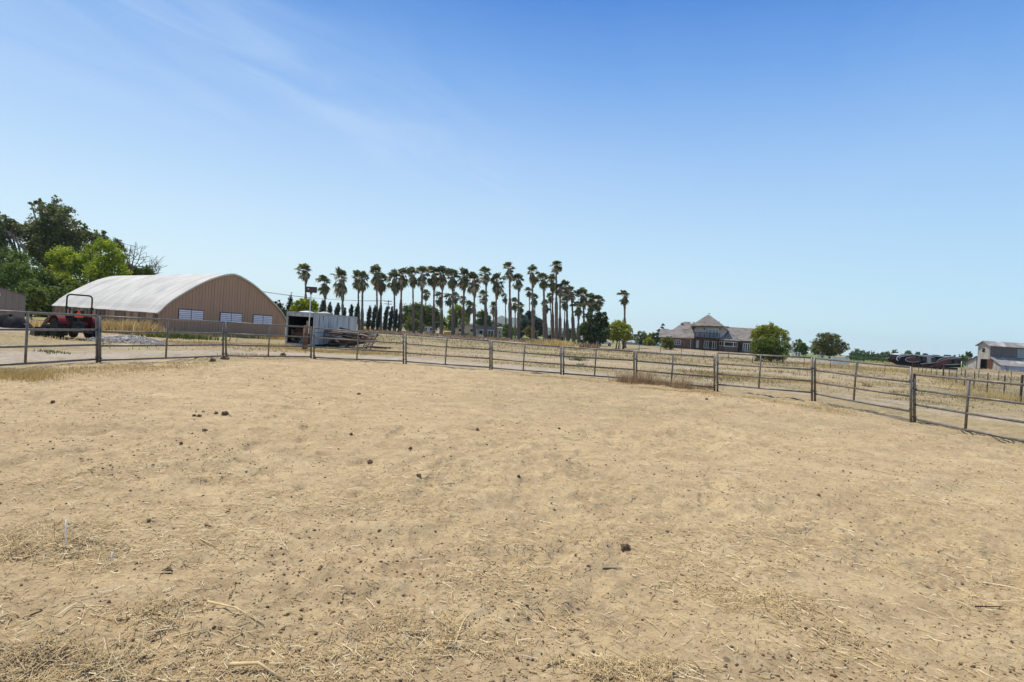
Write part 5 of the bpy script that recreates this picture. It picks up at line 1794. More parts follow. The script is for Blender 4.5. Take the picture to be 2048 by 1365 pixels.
tree('oak_tree', 'wide round-crowned olive tree standing alone right of the brick house', 130, [(1655, 672, 8), (1645, 676, 9), (1668, 677, 9), (1635, 688, 10), (1655, 688, 13), (1678, 687, 9), (1690, 690, 7), (1628, 698, 8), (1645, 700, 12), (1665, 700, 12), (1680, 698, 8), (1695, 697, 5), (1632, 704, 8), (1650, 707, 8), (1668, 707, 8), (1682, 705, 6)],
     (1660, 714), MATS['leaf_olive'], 13000, .27, 221, trunk_r=.3, dy=1.2)
# far treeline at right: each clump its own tree
rr = random.Random(77)
FT = [(1708, 707, 6), (1716, 705, 7), (1725, 707, 6), (1735, 709, 5), (1746, 710, 5), (1756, 711, 4), (1766, 710, 5), (1775, 709, 5), (1788, 706, 6), (1798, 712, 4), (1816, 706, 5), (1836, 708, 3.5), (1850, 710, 3.5), (1908, 716, 4), (1926, 716, 6), (1938, 709, 5), (1934, 722, 6), (1945, 722, 5)]
for i, (px, py, r) in enumerate(FT):
    far = 430 if px < 1860 else 240
    tree('far_tree', 'small dark tree, %s from the left in the distant treeline at right' % ordw(i), far, [(px, py, r), (px - r * .6, py + r * .7, r * .8), (px + r * .6, py + r * .8, r * .8)], (px, 725), MATS['leaf_mid' if i % 3 else 'leaf_dark'], 900, .9 * far / 430, 500 + i,
         trunk_r=.25, dy=3, group='distant treeline at right')
FT2 = [(1000, 668, 4), (1093, 672, 4), (1112, 674, 4), (1150, 676, 4), (1268, 681, 4), (730, 650, 4), (792, 655, 5), (940, 665, 4)]
for i, (px, py, r) in enumerate(FT2):
    tree('far_tree', 'small distant tree, %s from the left along the horizon behind the palms' % ordw(i), 420, [(px, py, r), (px - r, py + 1, r * .8), (px + r, py + 1, r * .8), (px + 2 * r, py + 2, r * .7)], (px, 690), MATS['leaf_mid'], 1200, .9, 540 + i,
         trunk_r=.25, dy=3, group='distant trees behind the palms')

# vineyard rows at right
for i, Y in enumerate([178, 190, 204, 220, 240, 265, 295, 335]):
    x0 = (1700 - 1024) / F * Y; x1 = (1815 - 1024) / F * Y + 6
    ls = []
    x = x0
    while x < x1:
        ls.append((x, Y, 1.0, 1.5, .5, .65)); x += 2.0
    t = thing('vine_row', 'green vine row, %s counted from the nearest in the vineyard' % ordw(i), 'vines', ((x0 + x1) / 2, Y, 0), 0, 'rows of the vineyard')
    leaves('foliage', ls, 2200, .34, MATS['vine_leaf'], 600 + i, t, t, shell=.3)
    mb = MB()
    for k in range(8): xx = x0 + (x1 - x0) * (k + .5) / 8; mb.tube([(xx, Y, -.1), (xx, Y, 1.0)], .05, 5)
    mk('stems', mb, MATS['bark'], t, False, True)

# ------------------------------------------------------------------ hills on the horizon
def hills(name, pts, Y, depth):
    """pts: (px, py) crest; a ridge with its own depth and folds"""
    K = len(pts) * 12
    xs = np.linspace(pts[0][0], pts[-1][0], K)
    ys = np.interp(xs, [p[0] for p in pts], [p[1] for p in pts])
    M = 26
    V = []
    for j in range(M):
        q = j / (M - 1)
        prof = math.sin(PI * q) ** .8
        for i in range(K):
            c = P(xs[i], ys[i], Y)
            yy = Y - depth / 2 + depth * q
            x = c.x * yy / Y
            n = float(vn(c.x * .004 + q * 3, q * 5 + c.x * .002, 1, 5)) - .5
            V.append((x, yy, max(-2, c.z * prof * (1 + .35 * n * math.sin(PI * q) * (abs(q - .5) * 2)))))
    idx = np.arange(M * K).reshape(M, K)
    Fc = np.stack([idx[:-1, :-1], idx[:-1, 1:], idx[1:, 1:], idx[1:, :-1]], -1).reshape(-1, 4)
    o = npmesh(name, V, Fc, MATS['hill_slope'], smooth=True)
    tag(o, kind='structure')


hills('hills', [(700, 655), (760, 645), (800, 646), (850, 651), (900, 652), (935, 648), (965, 645), (985, 640), (1003, 631), (1015, 637), (1030, 635), (1050, 642), (1075, 650), (1100, 656), (1130, 657), (1150, 656), (1165, 659), (1190, 660),
                (1220, 668), (1260, 668), (1285, 669), (1310, 676), (1360, 680), (1420, 690), (1480, 694)], 3400, 900)
hills('hills', [(560, 640), (600, 632), (640, 628), (680, 632), (720, 640), (760, 648), (800, 652), (840, 655)], 3000, 700)

# ------------------------------------------------------------------ brick house (axis along X, 135 m away)
HY = 135.0
U = HY / F


def clip_poly(poly, a, b, c):
    """keep the side a*x+b*t+c >= 0 of a 2D polygon"""
    out = []
    for i in range(len(poly)):
        p, q = poly[i], poly[(i + 1) % len(poly)]
        dp = a * p[0] + b * p[1] + c; dq = a * q[0] + b * q[1] + c
        if dp >= 0: out.append(p)
        if (dp > 0) != (dq > 0) and dp != dq:
            t = dp / (dp - dq)
            out.append((p[0] + (q[0] - p[0]) * t, p[1] + (q[1] - p[1]) * t))
    return out


def courses(poly3, step, lift=.11, th=.12):
    """a planar roof slope built of overlapping courses; poly3 in world/local coords"""
    pts = [Vector(p) for p in poly3]
    n = Vector((0, 0, 0))
    for i in range(len(pts)):
        n += pts[i].cross(pts[(i + 1) % len(pts)])
    n.normalize()
    if n.z < 0: n = -n
    up = (Vector((0, 0, 1)) - n * n.z).normalized()
    sd = up.cross(n)
    o = pts[0]
    p2 = [((p - o).dot(sd), (p - o).dot(up)) for p in pts]
    t0 = min(p[1] for p in p2); t1 = max(p[1] for p in p2)
    mb = MB()
    k = 0
    t = t0
    while t < t1 - 1e-4:
        te = min(t + step, t1)
        c = clip_poly(clip_poly(p2, 0, 1, -t), 0, -1, te)
        if len(c) >= 3:
            top = [o + sd * s + up * w + n * (lift * (1 - (w - t) / step) + .01) for s, w in c]
            bot = [o + sd * s + up * w - n * th for s, w in c]
            m_ = len(c)
            mb.add(top + bot, [tuple(range(m_)), tuple(range(2 * m_ - 1, m_ - 1, -1))] + [(i, i + m_, (i + 1) % m_ + m_, (i + 1) % m_) for i in range(m_)])
        t = te; k += 1
    return mb


HB = 702.0  # foot row at px 1410
house_z = EYE - (HB - hz(1410)) * U


HRZ = D2R(-15)
HX0 = (1410 - 1024) * U


def hx(px):
    r = (px - 1024) / F
    return (r * HY - HX0) / (math.cos(HRZ) - r * math.sin(HRZ))


def hzv(px, py):
    Yd = HY + hx(px) * math.sin(HRZ)
    return EYE + (hz(px) - py) / F * Yd - house_z


HS = thing('brick_house', 'two-storey brick house with grey-brown tiled roofs, balcony and octagonal bay', 'house', (HX0, HY, house_z), HRZ)


def hp(px, py, y=0.0): return (hx(px), y, hzv(px, py))


def hbox(name, x0, x1, yt, yb, y0, y1, m, par=HS):
    xm = (x0 + x1) / 2
    return mk(name, MB().bb(hx(x0), hx(x1), y0, y1, hzv(xm, yb), hzv(xm, yt)), MATS[m], par)


def hwindow(x0, x1, yt, yb, y, cols=2, rows=1, frame='white_paint', glass='glass', name='window', fw=.09, cross=.05):
    xm = (x0 + x1) / 2
    z0, z1 = hzv(xm, yb), hzv(xm, yt)
    X0, X1 = hx(x0), hx(x1)
    mb = MB()
    mb.bb(X0, X1, y - .06, y, z1 - fw, z1).bb(X0, X1, y - .06, y, z0, z0 + fw)
    mb.bb(X0, X0 + fw, y - .06, y, z0 + fw, z1 - fw).bb(X1 - fw, X1, y - .06, y, z0 + fw, z1 - fw)
    for k in range(1, cols):
        xx = X0 + (X1 - X0) * k / cols
        mb.bb(xx - cross, xx + cross, y - .055, y, z0 + fw, z1 - fw)
    for k in range(1, rows):
        zz = z0 + (z1 - z0) * k / rows
        mb.bb(X0 + fw, X1 - fw, y - .045, y, zz - cross * .5, zz + cross * .5)
    w = mk(name, mb, MATS[frame], HS)
    mk('pane', MB().bb(X0 + fw * .8, X1 - fw * .8, y - .025, y - .005, z0 + fw * .8, z1 - fw * .8), MATS[glass], w)
    return w


# garage wing (left)
hbox('garage_wall', 1322, 1386, 674, 701, .6, 8, 'brick')
hwindow(1349, 1361, 680, 690, .58, 3, 2)
hbox('wall_panel', 1321, 1323.5, 676, 697, .35, .6, 'white_paint')
hbox('downpipe', 1380.6, 1381.4, 677, 702, .45, .56, 'white_paint')
sl_ = .75


def slope_pt(px, py, py_e, px_ref=None, y0=-.1):
    z = hzv(px, py); ze = hzv(px, py_e(px))
    return (hx(px), y0 + (z - ze) / sl_, z)


e1_ = lambda px: 674.4 + (px - 1316) * .037
poly = [slope_pt(p, q, e1_) for p, q in ((1316, 674.4), (1387, 677), (1389, 643), (1366, 642.5), (1343, 659.5), (1317.5, 659))]
# convex pieces
lowp = [slope_pt(p, q, e1_) for p, q in ((1316, 674.4), (1387, 677), (1388, 660.5), (1317.5, 659))]
upp = [slope_pt(p, q, e1_) for p, q in ((1343, 659.7), (1388, 660.6), (1389, 643), (1366, 642.5))]


def planar(pl):
    """force points onto the plane of the first three"""
    a, b, c = (Vector(pl[i]) for i in range(3))
    n = (b - a).cross(c - a).normalized()
    return [tuple(Vector(p) - n * (Vector(p) - a).dot(n)) for p in pl]


mk('garage_roof', courses(planar(lowp), .5), MATS['shingle'], HS)
mk('main_roof', courses(planar(upp), .5), MATS['shingle'], HS)


def mirror_back(pl, name, m='shingle'):
    ym = max(p[1] for p in pl)
    q = [(p[0], 2 * ym - p[1] + .02, p[2]) for p in pl]
    mk(name, MB().prism(q, (0, 0, -.12)), MATS[m], HS)


mirror_back(planar(lowp), 'rear_roof'); mirror_back(planar(upp), 'rear_roof')
mk('gable_end', MB().prism([hp(1322, 675, .7), (hx(1322), max(p[1] for p in lowp), hzv(1322, 660)), (hx(1322), 2 * max(p[1] for p in lowp), hzv(1322, 675))], (.1, 0, 0)), MATS['stucco'], HS)
ym = upp[-1][1]
mk('hip_roof', MB().prism([upp[0], upp[3], (upp[0][0], 2 * ym - upp[0][1], upp[0][2])], (0.02, 0, -.08)), MATS['shingle'], HS)
mk('roof_vent', MB().lathe([(.35, -.2), (.35, .2), (.24, .4), (.05, .5)], c=(hx(1362), ym * .8, hzv(1362, 648)), n=12), MATS['grey_roof'], HS)
mk('skylight', MB().box((hx(1381), ym - 1.6, hzv(1381, 645.3)), (.55, .5, .12), Euler((.64, 0, 0)).to_matrix()), MATS['white_paint'], HS)
# central block
hbox('ground_floor_wall', 1386.2, 1437, 676, 704, 1.6, 9, 'brick')
hbox('upper_wall', 1388, 1437, 652, 677, .9, 9, 'stucco')
mk('upper_side_wall', MB().prism([hp(1437.02, 677, .9), hp(1437.02, 652, .9), hp(1445, 652.8, .9), hp(1455, 661.5, .9), hp(1436.5 + 6, 677, .9)], (0, 7, 0)), MATS['stucco'], HS)
cz = lambda px: 652.2 + (px - 1380) * .012
ap = hp(1414.5, 629, 0)
yA = .1 + (hzv(1414, 629) - hzv(1414, 652)) / 1.0
front = [hp(1380, 651.8, .0), hp(1445.6, 652.8, .0), (hx(1415.6), yA, hzv(1414.5, 629.1)), (hx(1413.4), yA, hzv(1414.5, 629.1))]
cf = courses(planar(front), .36)
mk('central_roof', cf, MATS['shingle'], HS)
lf = [hp(1380, 651.8, .0), (hx(1413.4), yA, hzv(1414.5, 629.1)), (hx(1413.4), yA + 1.5, hzv(1414.5, 629.1)), (hx(1380), yA * 2 + 1.5, hzv(1380, 651.8))]
mk('central_roof_side', courses(planar(lf), .5), MATS['shingle'], HS)
rf = [(hx(1415.6), yA, hzv(1414.5, 629.1)), hp(1445.6, 652.8, .0), (hx(1457), .3, hzv(1457, 663)), (hx(1457), yA * 2 + 1, hzv(1457, 663)), (hx(1415.6), yA + 1.5, hzv(1414.5, 629.1))]
mk('central_roof_side', MB().prism(planar([rf[0], rf[1], rf[3], rf[4]]), (0, 0, -.12)), MATS['shingle'], HS)
mk('eave_extension', MB().prism([hp(1445.3, 652.6, .0), hp(1456.8, 662.6, .0), hp(1456.4, 664.2, .0), hp(1443, 653.9, .0)], (0, 2.5, 0)), MATS['shingle'], HS)
mk('gablet', MB().prism([(hx(1412), yA - .25, hzv(1415, 632.6)), (hx(1418.3), yA - .25, hzv(1415, 632.6)), (hx(1415.2), yA - .25, hzv(1415, 629))], (0, .9, 0)), MATS['white_paint'], HS)
mk('gablet_louvre', MB().box((hx(1415.2), yA - .33, hzv(1415, 633.6)), (.45, .1, .22)), MATS['dark_void'], HS)
mk('weather_vane', MB().tube([(hx(1415.3), yA, hzv(1415, 629)), (hx(1415.3), yA, hzv(1415, 626))], .03, 5).box((hx(1415.3), yA, hzv(1415, 626.6)), (.5, .03, .12)), MATS['dark_metal'], HS)
mk('shaded_soffit', MB().prism([hp(1380.4, 653.0, .05), hp(1445, 653.8, .05), hp(1445, 654.8, .05), hp(1380.4, 654.2, .05)], (0, 1.2, 0)), MATS['dark_wood'], HS)  # eave shadow is put into this strip's dark colour
mk('eave_shade', MB().prism([hp(1381, 654.3, .3), hp(1388, 654.3, .3), hp(1388, 657, .3), hp(1384, 656, .3)], (0, 2, 0)), MATS['dark_wood'], HS)  # dark wedge added for the shadow below the left eave
hwindow(1409, 1436, 658.5, 675, .88, 4, 1, glass='glass_pale')
for px in (1407, 1438):
    mk('wall_lamp', MB().lathe([(.06, -.2), (.13, -.1), (.13, .1), (.03, .2)], c=(hx(px), .78, hzv(px, 658.3)), n=8), MATS['dark_metal'], HS)
# balcony
bal = mk('balcony', MB().bb(hx(1388), hx(1436.6), -.9, .88, hzv(1412, 678), hzv(1412, 675.6)), MATS['dark_wood'], HS)
mk('handrail', MB().bb(hx(1388), hx(1436.6), -.9, -.8, hzv(1412, 666.6), hzv(1412, 665.6)), MATS['dark_wood'], bal)
for k in range(26):
    xx = hx(1388) + (hx(1436.6) - hx(1388)) * (k + .0) / 25
    big = k % 5 == 0
    w_ = .075 if big else .025
    mk('baluster', MB().bb(xx - w_, xx + w_, -.88, -.82, hzv(1412, 675.6), hzv(1412, 666.6)), MATS['dark_wood'], bal)
for px in (1389, 1404, 1420, 1436):
    mk('post', MB().bb(hx(px) - .1, hx(px) + .1, -.86, -.68, 0, hzv(1412, 678)), MATS['dark_wood'], bal)
hbox('door', 1392.4, 1398, 681, 696.5, 1.52, 1.6, 'white_paint')
hwindow(1408.5, 1434, 682.5, 697.5, 1.58, 6, 1, cross=.09, fw=.12)
# octagonal bay
bc = Vector((hx(1456.5), 1.9, 0)); br = 20.0 * U
bay = [bc + Vector((br * math.cos(a), br * .9 * math.sin(a), 0)) for a in [D2R(202.5 + 45 * k) for k in range(4)]]
zb0, zb1 = -.3, hzv(1456, 681.2)
wl_ = [bay[0] + Vector((0, 4, 0))] + bay + [bay[3] + Vector((0, 4, 0))]
mk('bay_wall', MB().prism([(p.x, p.y, zb0) for p in wl_], (0, 0, zb1 - zb0)), MATS['brick'], HS)
ba = Vector((bc.x + .1, bc.y + .9, hzv(1457, 662.7)))
er = 24.0 * U
ev = [bc + Vector((er * math.cos(D2R(202.5 + 45 * k)), er * .95 * math.sin(D2R(202.5 + 45 * k)), 0)) for k in range(-1, 5)]
for k in range(5):
    a, b = ev[k], ev[k + 1]
    zE = hzv(1457, 681.0)
    mk('bay_roof', courses([(a.x, a.y, zE), (b.x, b.y, zE), tuple(ba)], .5), MATS['shingle'], HS)
    if 0 < k: mk('hip_ridge', MB().tube([(a.x, a.y, zE + .08), tuple(ba + Vector((0, 0, .08)))], .10, 5), MATS['grey_roof'], HS)
ybay = bay[1].y
for (x0, x1, yt, yb, c_) in ((1447.5, 1466.5, 684, 693.5, 1),):
    hwindow(x0, x1, yt, yb, ybay - .01, 1, 1, fw=.13)


def bay_win(pa, pb, t0, t1, yt, yb):
    d = (pb - pa)
    ang = math.atan2(d.y, d.x)
    nrm = Vector((d.y, -d.x, 0)).normalized()
    A = pa + d * t0 + nrm * .03; B = pa + d * t1 + nrm * .03
    z0, z1 = hzv(1456, yb), hzv(1456, yt)
    w = mk('window', MB().prism([(A.x, A.y, z0), (B.x, B.y, z0), (B.x, B.y, z1), (A.x, A.y, z1)], nrm * .05), MATS['white_paint'], HS)
    for (s0, s1) in ((.08, .46), (.54, .92)):
        A2 = A.lerp(B, s0) + nrm * .052; B2 = A.lerp(B, s1) + nrm * .052
        mk('pane', MB().prism([(A2.x, A2.y, z0 + .1), (B2.x, B2.y, z0 + .1), (B2.x, B2.y, z1 - .1), (A2.x, A2.y, z1 - .1)], nrm * .01), MATS['glass'], w)


bay_win(bay[0], bay[1], .2, .95, 684, 693)
bay_win(bay[2], bay[3], .1, .8, 684, 693)
# right wing
hbox('right_wall', 1476, 1552, 682, 709, 2.6, 10, 'brick')
e2_ = lambda px: 681.2 + (px - 1478) * .05
rp = [slope_pt(p, q, e2_, y0=1.8) for p, q in ((1437, 679.2), (1556, 685.2), (1553, 657.5), (1437, 651.8))]
mk('right_roof', courses(planar(rp), .5), MATS['shingle'], HS)
mirror_back(planar(rp), 'rear_roof')
mk('ridge_cap', MB().bb(hx(1447), hx(1460), rp[-1][1] - .5, rp[-1][1] + .5, hzv(1453, 653.8), hzv(1453, 651.5)), MATS['shingle'], HS)
hwindow(1488.5, 1502, 687, 703.5, 2.56, 3, 1, glass='glass', fw=.13, cross=.1)
hbox('door', 1480.5, 1486.5, 687, 703, 2.52, 2.6, 'dark_wood')
for px in (1479, 1505, 1530, 1550):
    mk('porch_post', MB().bb(hx(px) - .08, hx(px) + .08, 1.9, 2.05, -.3, hzv(px, 682)), MATS['dark_wood'], HS)
mk('chimney', MB().bb(hx(1437), hx(1440), yA + 3, yA + 4.2, hzv(1438, 655), hzv(1438, 641.5)), MATS['brick'], HS)
# low picket-like border
mk('foundation', MB().bb(hx(1321), hx(1553), .9, 10, -.8, -.02), MATS['stucco'], HS)

# ------------------------------------------------------------------ cream ranch house behind the palms
RY = 178.0
RU = RY / F
rz0 = 0.0
RH = thing('ranch_house', 'low cream house with grey roof and dark porch standing behind the palm trunks', 'house', ((950 - 1024) * RU, RY, 0))
def rx(px): return (px - 950) * RU
def rzv(px, py): return EYE + (hz(px) - py) * RU
gw = MB().prism([(rx(909.5), 0, -.2), (rx(955), 0, -.2), (rx(955), 0, rzv(955, 660)), (rx(934), 0, rzv(934, 650)), (rx(909.5), 0, rzv(909.5, 656))], (0, 5, 0))
mk('gable_wall', gw, MATS['cream'], RH)
mk('roof', MB().prism([(rx(907.5), -.5, rzv(907.5, 656.3)), (rx(934), -.5, rzv(934, 648.6)), (rx(934), -.5, rzv(934, 650)), (rx(907.5), -.5, rzv(907.5, 657.8))], (0, 6, 0))
   .prism([(rx(934), -.5, rzv(934, 648.6)), (rx(957), -.5, rzv(957, 658.4)), (rx(957), -.5, rzv(957, 660)), (rx(934), -.5, rzv(934, 650))], (0, 6, 0)), MATS['grey_roof'], RH)
mk('long_roof', courses([(rx(955), -.3, rzv(955, 659.0)), (rx(990), -.3, rzv(990, 660.8)), (rx(994), 4.5, rzv(994, 654.5)), (rx(934), 4.5, rzv(934, 649.2))][:4], .4), MATS['grey_roof'], RH)
mk('fascia', MB().prism([(rx(957.2), -.42, rzv(957, 659.4)), (rx(990), -.42, rzv(990, 661)), (rx(990), -.42, rzv(990, 662.2)), (rx(957.2), -.42, rzv(957, 660.9))], (0, .1, 0)), MATS['white_paint'], RH)
mk('rear_wall', MB().bb(rx(955.2), rx(990), 2.6, 4.9, -.2, rzv(972, 661)), MATS['brown_wood'], RH)
mk('wing_wall', MB().bb(rx(990.2), rx(1003), .5, 5, -.2, rzv(996, 658.5)), MATS['cream'], RH)
mk('wing_roof', MB().prism([(rx(988), .2, rzv(989, 658)), (rx(1005), .2, rzv(1004, 659)), (rx(1003), 3, rzv(1003, 656)), (rx(988), 3, rzv(989, 654.5))], (0, 0, .12)), MATS['cream'], RH)
for (x0, x1, yt, yb, yy) in ((915.5, 924, 657.5, 664, -.02), (939, 946, 658, 664.5, -.02), (996, 999.5, 662.5, 669, .48), (968, 974, 664.5, 672, 2.58), (978, 984, 664.5, 672, 2.58)):
    w = mk('window', MB().bb(rx(x0), rx(x1), yy - .05, yy, rzv((x0 + x1) / 2, yb), rzv((x0 + x1) / 2, yt)), MATS['white_paint'], RH)
    mk('pane', MB().bb(rx(x0 + .6), rx(x1 - .6), yy - .08, yy - .052, rzv((x0 + x1) / 2, yb) + .1, rzv((x0 + x1) / 2, yt) - .1), MATS['glass'], w)
for px in (957, 965, 975, 981, 986, 989.5):
    mk('porch_post', MB().bb(rx(px) - .09, rx(px) + .09, -.3, -.12, -.1, rzv(px, 661.3)), MATS['white_paint'], RH)
for i, (px, py, r, lab) in enumerate([(917, 672, 4, 'dark shrub under the left window of the cream house'), (928, 671, 5, 'dark shrub at the middle of the cream gable wall'), (936, 672, 4.5, 'dark shrub under the right window of the cream house'), (947, 675, 4, 'low shrub at the corner of the cream house'),
                                      (978, 674, 5, 'dark shrub at the porch of the cream house'), (964, 674, 4, 'shrub behind the small white boat'), (1000, 677, 3, 'pale shrub at the right end of the cream house')]):
    tree('leafy_bush', lab, 170, [(px, py, r), (px - r * .8, py + 1.5, r * .8), (px + r * .8, py + 1.5, r * .8)], (px, 680), MATS['leaf_dark' if i % 3 < 2 else 'leaf_mid'], 1000, .3, 700 + i, trunk_r=.06, cat='bush', dy=.5)

# white boat on its stand, yellow tank, camper, benches, truck, bins and sheds
c = P(959.5, 676, 148)
bt = thing('small_boat', 'small white boat hull propped on a stand in front of the cream house porch', 'boat', (c.x, 148, 0))
mk('hull', MB().prism([(-.8, 0, .75), (-.55, 0, .45), (.55, 0, .45), (.85, 0, .78), (.5, 0, .98), (-.5, 0, .95)], (0, 1.1, 0)), MATS['white_paint'], bt)
mk('cabin', MB().prism([(-.15, .2, .97), (.25, .2, .97), (.15, .2, 1.18), (-.1, .2, 1.15)], (0, .7, 0)), MATS['white_paint'], bt)
mk('stand', MB().bb(-.4, -.3, .2, .9, -.1, .46).bb(.3, .4, .2, .9, -.1, .46), MATS['dark_metal'], bt)
c = P(896, 670, 165)
tk = thing('propane_tank', 'tan horizontal tank between palm trunks left of the cream house', 'tank', (c.x, 165, 0))
mk('vessel', MB().lathe([(.05, -1.28), (.35, -1.2), (.5, -1.0), (.52, 0), (.5, 1.0), (.35, 1.2), (.05, 1.28)], c=(0, 0, .85), axis='x', n=16), MATS['tan_tank'], tk, True)
mk('saddle', MB().bb(-.8, -.65, -.3, .3, -.1, .45).bb(.65, .8, -.3, .3, -.1, .45), MATS['stucco'], tk)
mk('valve_cap', MB().lathe([(.14, 1.34), (.12, 1.5)], n=8), MATS['tan_tank'], tk)
c = P(857, 664, 172)
cp = thing('camper_trailer', 'pale grey camper trailer parked behind the palms at left', 'camper', (c.x, 172, 0))
mk('body', MB().prism([(-1.75, 0, .5), (1.7, 0, .5), (1.75, 0, 1.6), (1.5, 0, 2.3), (-1.2, 0, 2.3), (-1.75, 0, 1.7)], (0, 2, 0)), MATS['trailer_skin'], cp)
mk('window', MB().bb(.4, 1.2, -.04, -.005, 1.3, 1.8), MATS['glass'], cp)
mk('window', MB().bb(-1.2, -.5, -.04, -.005, 1.35, 1.8), MATS['glass'], cp)
for s_ in (-.4, .5): mk('wheel', MB().lathe([(.3, -.1), (.36, 0), (.3, .1)], c=(s_, .15, .3), axis='y', n=14), MATS['rubber'], cp)
c = P(775, 658, 158)
tb_ = thing('flatbed_trailer', 'long low white flatbed frame under the palms left of centre', 'trailer', (c.x, 158, .0))
mk('deck', MB().bb(-1.6, 1.6, 0, 1.4, 1.0, 1.12), MATS['white_paint'], tb_)
mk('guard', MB().bb(-1.6, 1.6, -.05, -.01, .78, .90), MATS['white_paint'], tb_)
for s_ in (-1.5, -.5, .5, 1.5): mk('leg', MB().bb(s_ - .05, s_ + .05, .1, .2, -.1, .99), MATS['galv'], tb_)
c = P(1207, 690, 140)
tk2 = thing('pickup_truck', 'white pickup truck parked on the green grass behind the dark tree', 'truck', (c.x, 140, .25))
mk('body', MB().prism([(-1.9, 0, .45), (2.2, 0, .45), (2.25, 0, .85), (1.3, 0, 1.0), (.75, 0, 1.05), (-1.9, 0, 1.05)], (0, 1.8, 0)), MATS['white_paint'], tk2)
mk('cab', MB().prism([(-.5, .1, 1.05), (1.1, .1, 1.05), (.5, .1, 1.6), (-.35, .1, 1.62)], (0, 1.6, 0)), MATS['white_paint'], tk2)
mk('side_window', MB().prism([(-.35, .07, 1.1), (.85, .07, 1.1), (.42, .07, 1.52), (-.28, .07, 1.52)], (0, .02, 0)), MATS['glass'], tk2)
for s_ in (-1.2, 1.45):
    w = mk('wheel', MB().lathe([(.33, -.1), (.38, -.05), (.38, .05), (.33, .1)], c=(s_, .0, .38), axis='y', n=16), MATS['rubber'], tk2)
    mk('hub', MB().lathe([(.18, -.13), (.18, -.11)], c=(s_, .0, .38), axis='y', n=12), MATS['coach_silver'], w)
c = P(1164, 690, 140)
sd_ = thing('small_shed', 'small open-fronted grey wooden shed under the right palms', 'shed', (c.x, 140, .1))
mk('wall', MB().bb(-.85, .85, 1.2, 1.3, 0, 1.25).bb(-.85, -.78, 0, 1.2, 0, 1.25).bb(.3, .85, -.02, 1.19, 0, 1.25), MATS['weathered'], sd_)
mk('roof', MB().box((0, .6, 1.32), (1.9, 1.6, .08), Euler((.06, 0, 0)).to_matrix()), MATS['weathered_dark'], sd_)
mk('dark_shade_sheet', MB().bb(-.76, .28, .9, 1.0, 0, 1.2), MATS['dark_void'], sd_)  # black sheet standing in for the shade inside the shed
c = P(1281, 694, 150)
bn = thing('blue_dumpster', 'blue lidded bin on the green strip left of the brick house', 'bin', (c.x, 150, .1))
mk('body', MB().prism([(-.5, 0, 0), (.5, 0, 0), (.58, 0, .75), (-.58, 0, .75)], (0, .8, 0)), MATS['blue_bin'], bn)
mk('lid', MB().box((0, .4, .82), (1.25, .95, .08), Euler((.05, 0, 0)).to_matrix()), MATS['blue_bin'], bn)
c = P(1290, 688, 260)
gb = thing('long_low_building', 'long pale low roofed building far behind the blue bin', 'building', (c.x, 260, 0))
mk('wall', MB().bb(-9, 8, 0, 6, -.1, 1.3), MATS['trailer_skin'], gb)
mk('roof', MB().prism([(-9.3, -.3, 1.3), (-9.3, 6.3, 1.3), (-9.3, 3, 2.3)], (17.6, 0, 0)), MATS['tin_roof'], gb)
c = P(1110, 672, 210)
ws = thing('white_roof_shed', 'long open shed with a white edge behind the right palms', 'shed', (c.x, 210, 0))
mk('roof', MB().prism([(-3.6, 0, 2.75), (3.6, 0, 1.9), (3.6, 0, 2.1), (-3.6, 0, 2.95)], (0, 5, 0)), MATS['white_paint'], ws)
mk('wall', MB().bb(-3.2, 3.4, 3, 3.1, -.1, 1.9), MATS['dark_wood'], ws)
for s_ in (-3.2, -1, 1.2, 3.3): mk('post', MB().bb(s_ - .08, s_ + .08, .2, .36, -.1, 2.5 - .118 * (s_ + 3)), MATS['brown_wood'], ws)
# adobe block stack and rubble
c = P(1053, 682, 132)
rr = random.Random(4)
ab = thing('adobe_stack', 'orange-brown stack of earth blocks beside a palm trunk right of centre', 'block stack', (c.x, 132, 0))
for r_i in range(5):
    for k in range(9):
        mk('block', MB().box((-1.2 + k * .30 + (.15 if r_i % 2 else 0), rr.uniform(-.03, .03), .12 + r_i * .21), (.285, .32, .195)), MATS['adobe'], ab)
for i in range(9):
    px = 1073 + i * 2.2
    o = mk('rubble_chunk', MB().box((0, 0, 0), (rr.uniform(.4, .9), rr.uniform(.4, .7), rr.uniform(.3, .55)), Euler((rr.uniform(-.4, .4), rr.uniform(-.5, .5), rr.uniform(0, 3))).to_matrix()).box((.2, 0, .1), (.3, .5, .4), Euler((.4, .6, 1)).to_matrix()), MATS['adobe'])
    c = P(px, 683, 133)
    o.location = (c.x, 133 + rr.uniform(-1, 1), .25 + rr.uniform(0, .35))
    tag(o, 'rough brown lump, ' + ordw(i) + ' from the left in the heap right of the orange blocks', 'rubble', 'lumps of the rubble heap')
# litter of boards and stones at the palm feet
mb = MB()
rr = random.Random(15)
for k in range(420):
    px = rr.uniform(730, 1180)
    Y_ = rr.uniform(128, 160)
    c = P(px, hz(px), Y_)
    s_ = rr.uniform(.15, .45)
    mb.box((c.x, Y_, float(gz(c.x, Y_)) + s_ * .2), (s_, s_ * .8, s_ * .6), Euler((rr.uniform(-.5, .5), rr.uniform(-.5, .5), rr.uniform(0, 3))).to_matrix())
o = mk('palm_debris', mb, MATS['weathered']); tag(o, 'fallen palm boots and rubble lying along the feet of the palm row', 'debris', kind='stuff')
r_ = np.random.default_rng(33)
n = 9000
pxs = r_.uniform(725, 1190, n); Ys = r_.uniform(132, 165, n)
blades('palm_foot_brush', (pxs - 1024) / F * Ys, Ys, r_.uniform(.2, .8, n), np.full(n, .16), MATS['brown_weed'], 34, label='dry brush and dead fronds heaped along the feet of the palm row', cat='brush')
n = 900
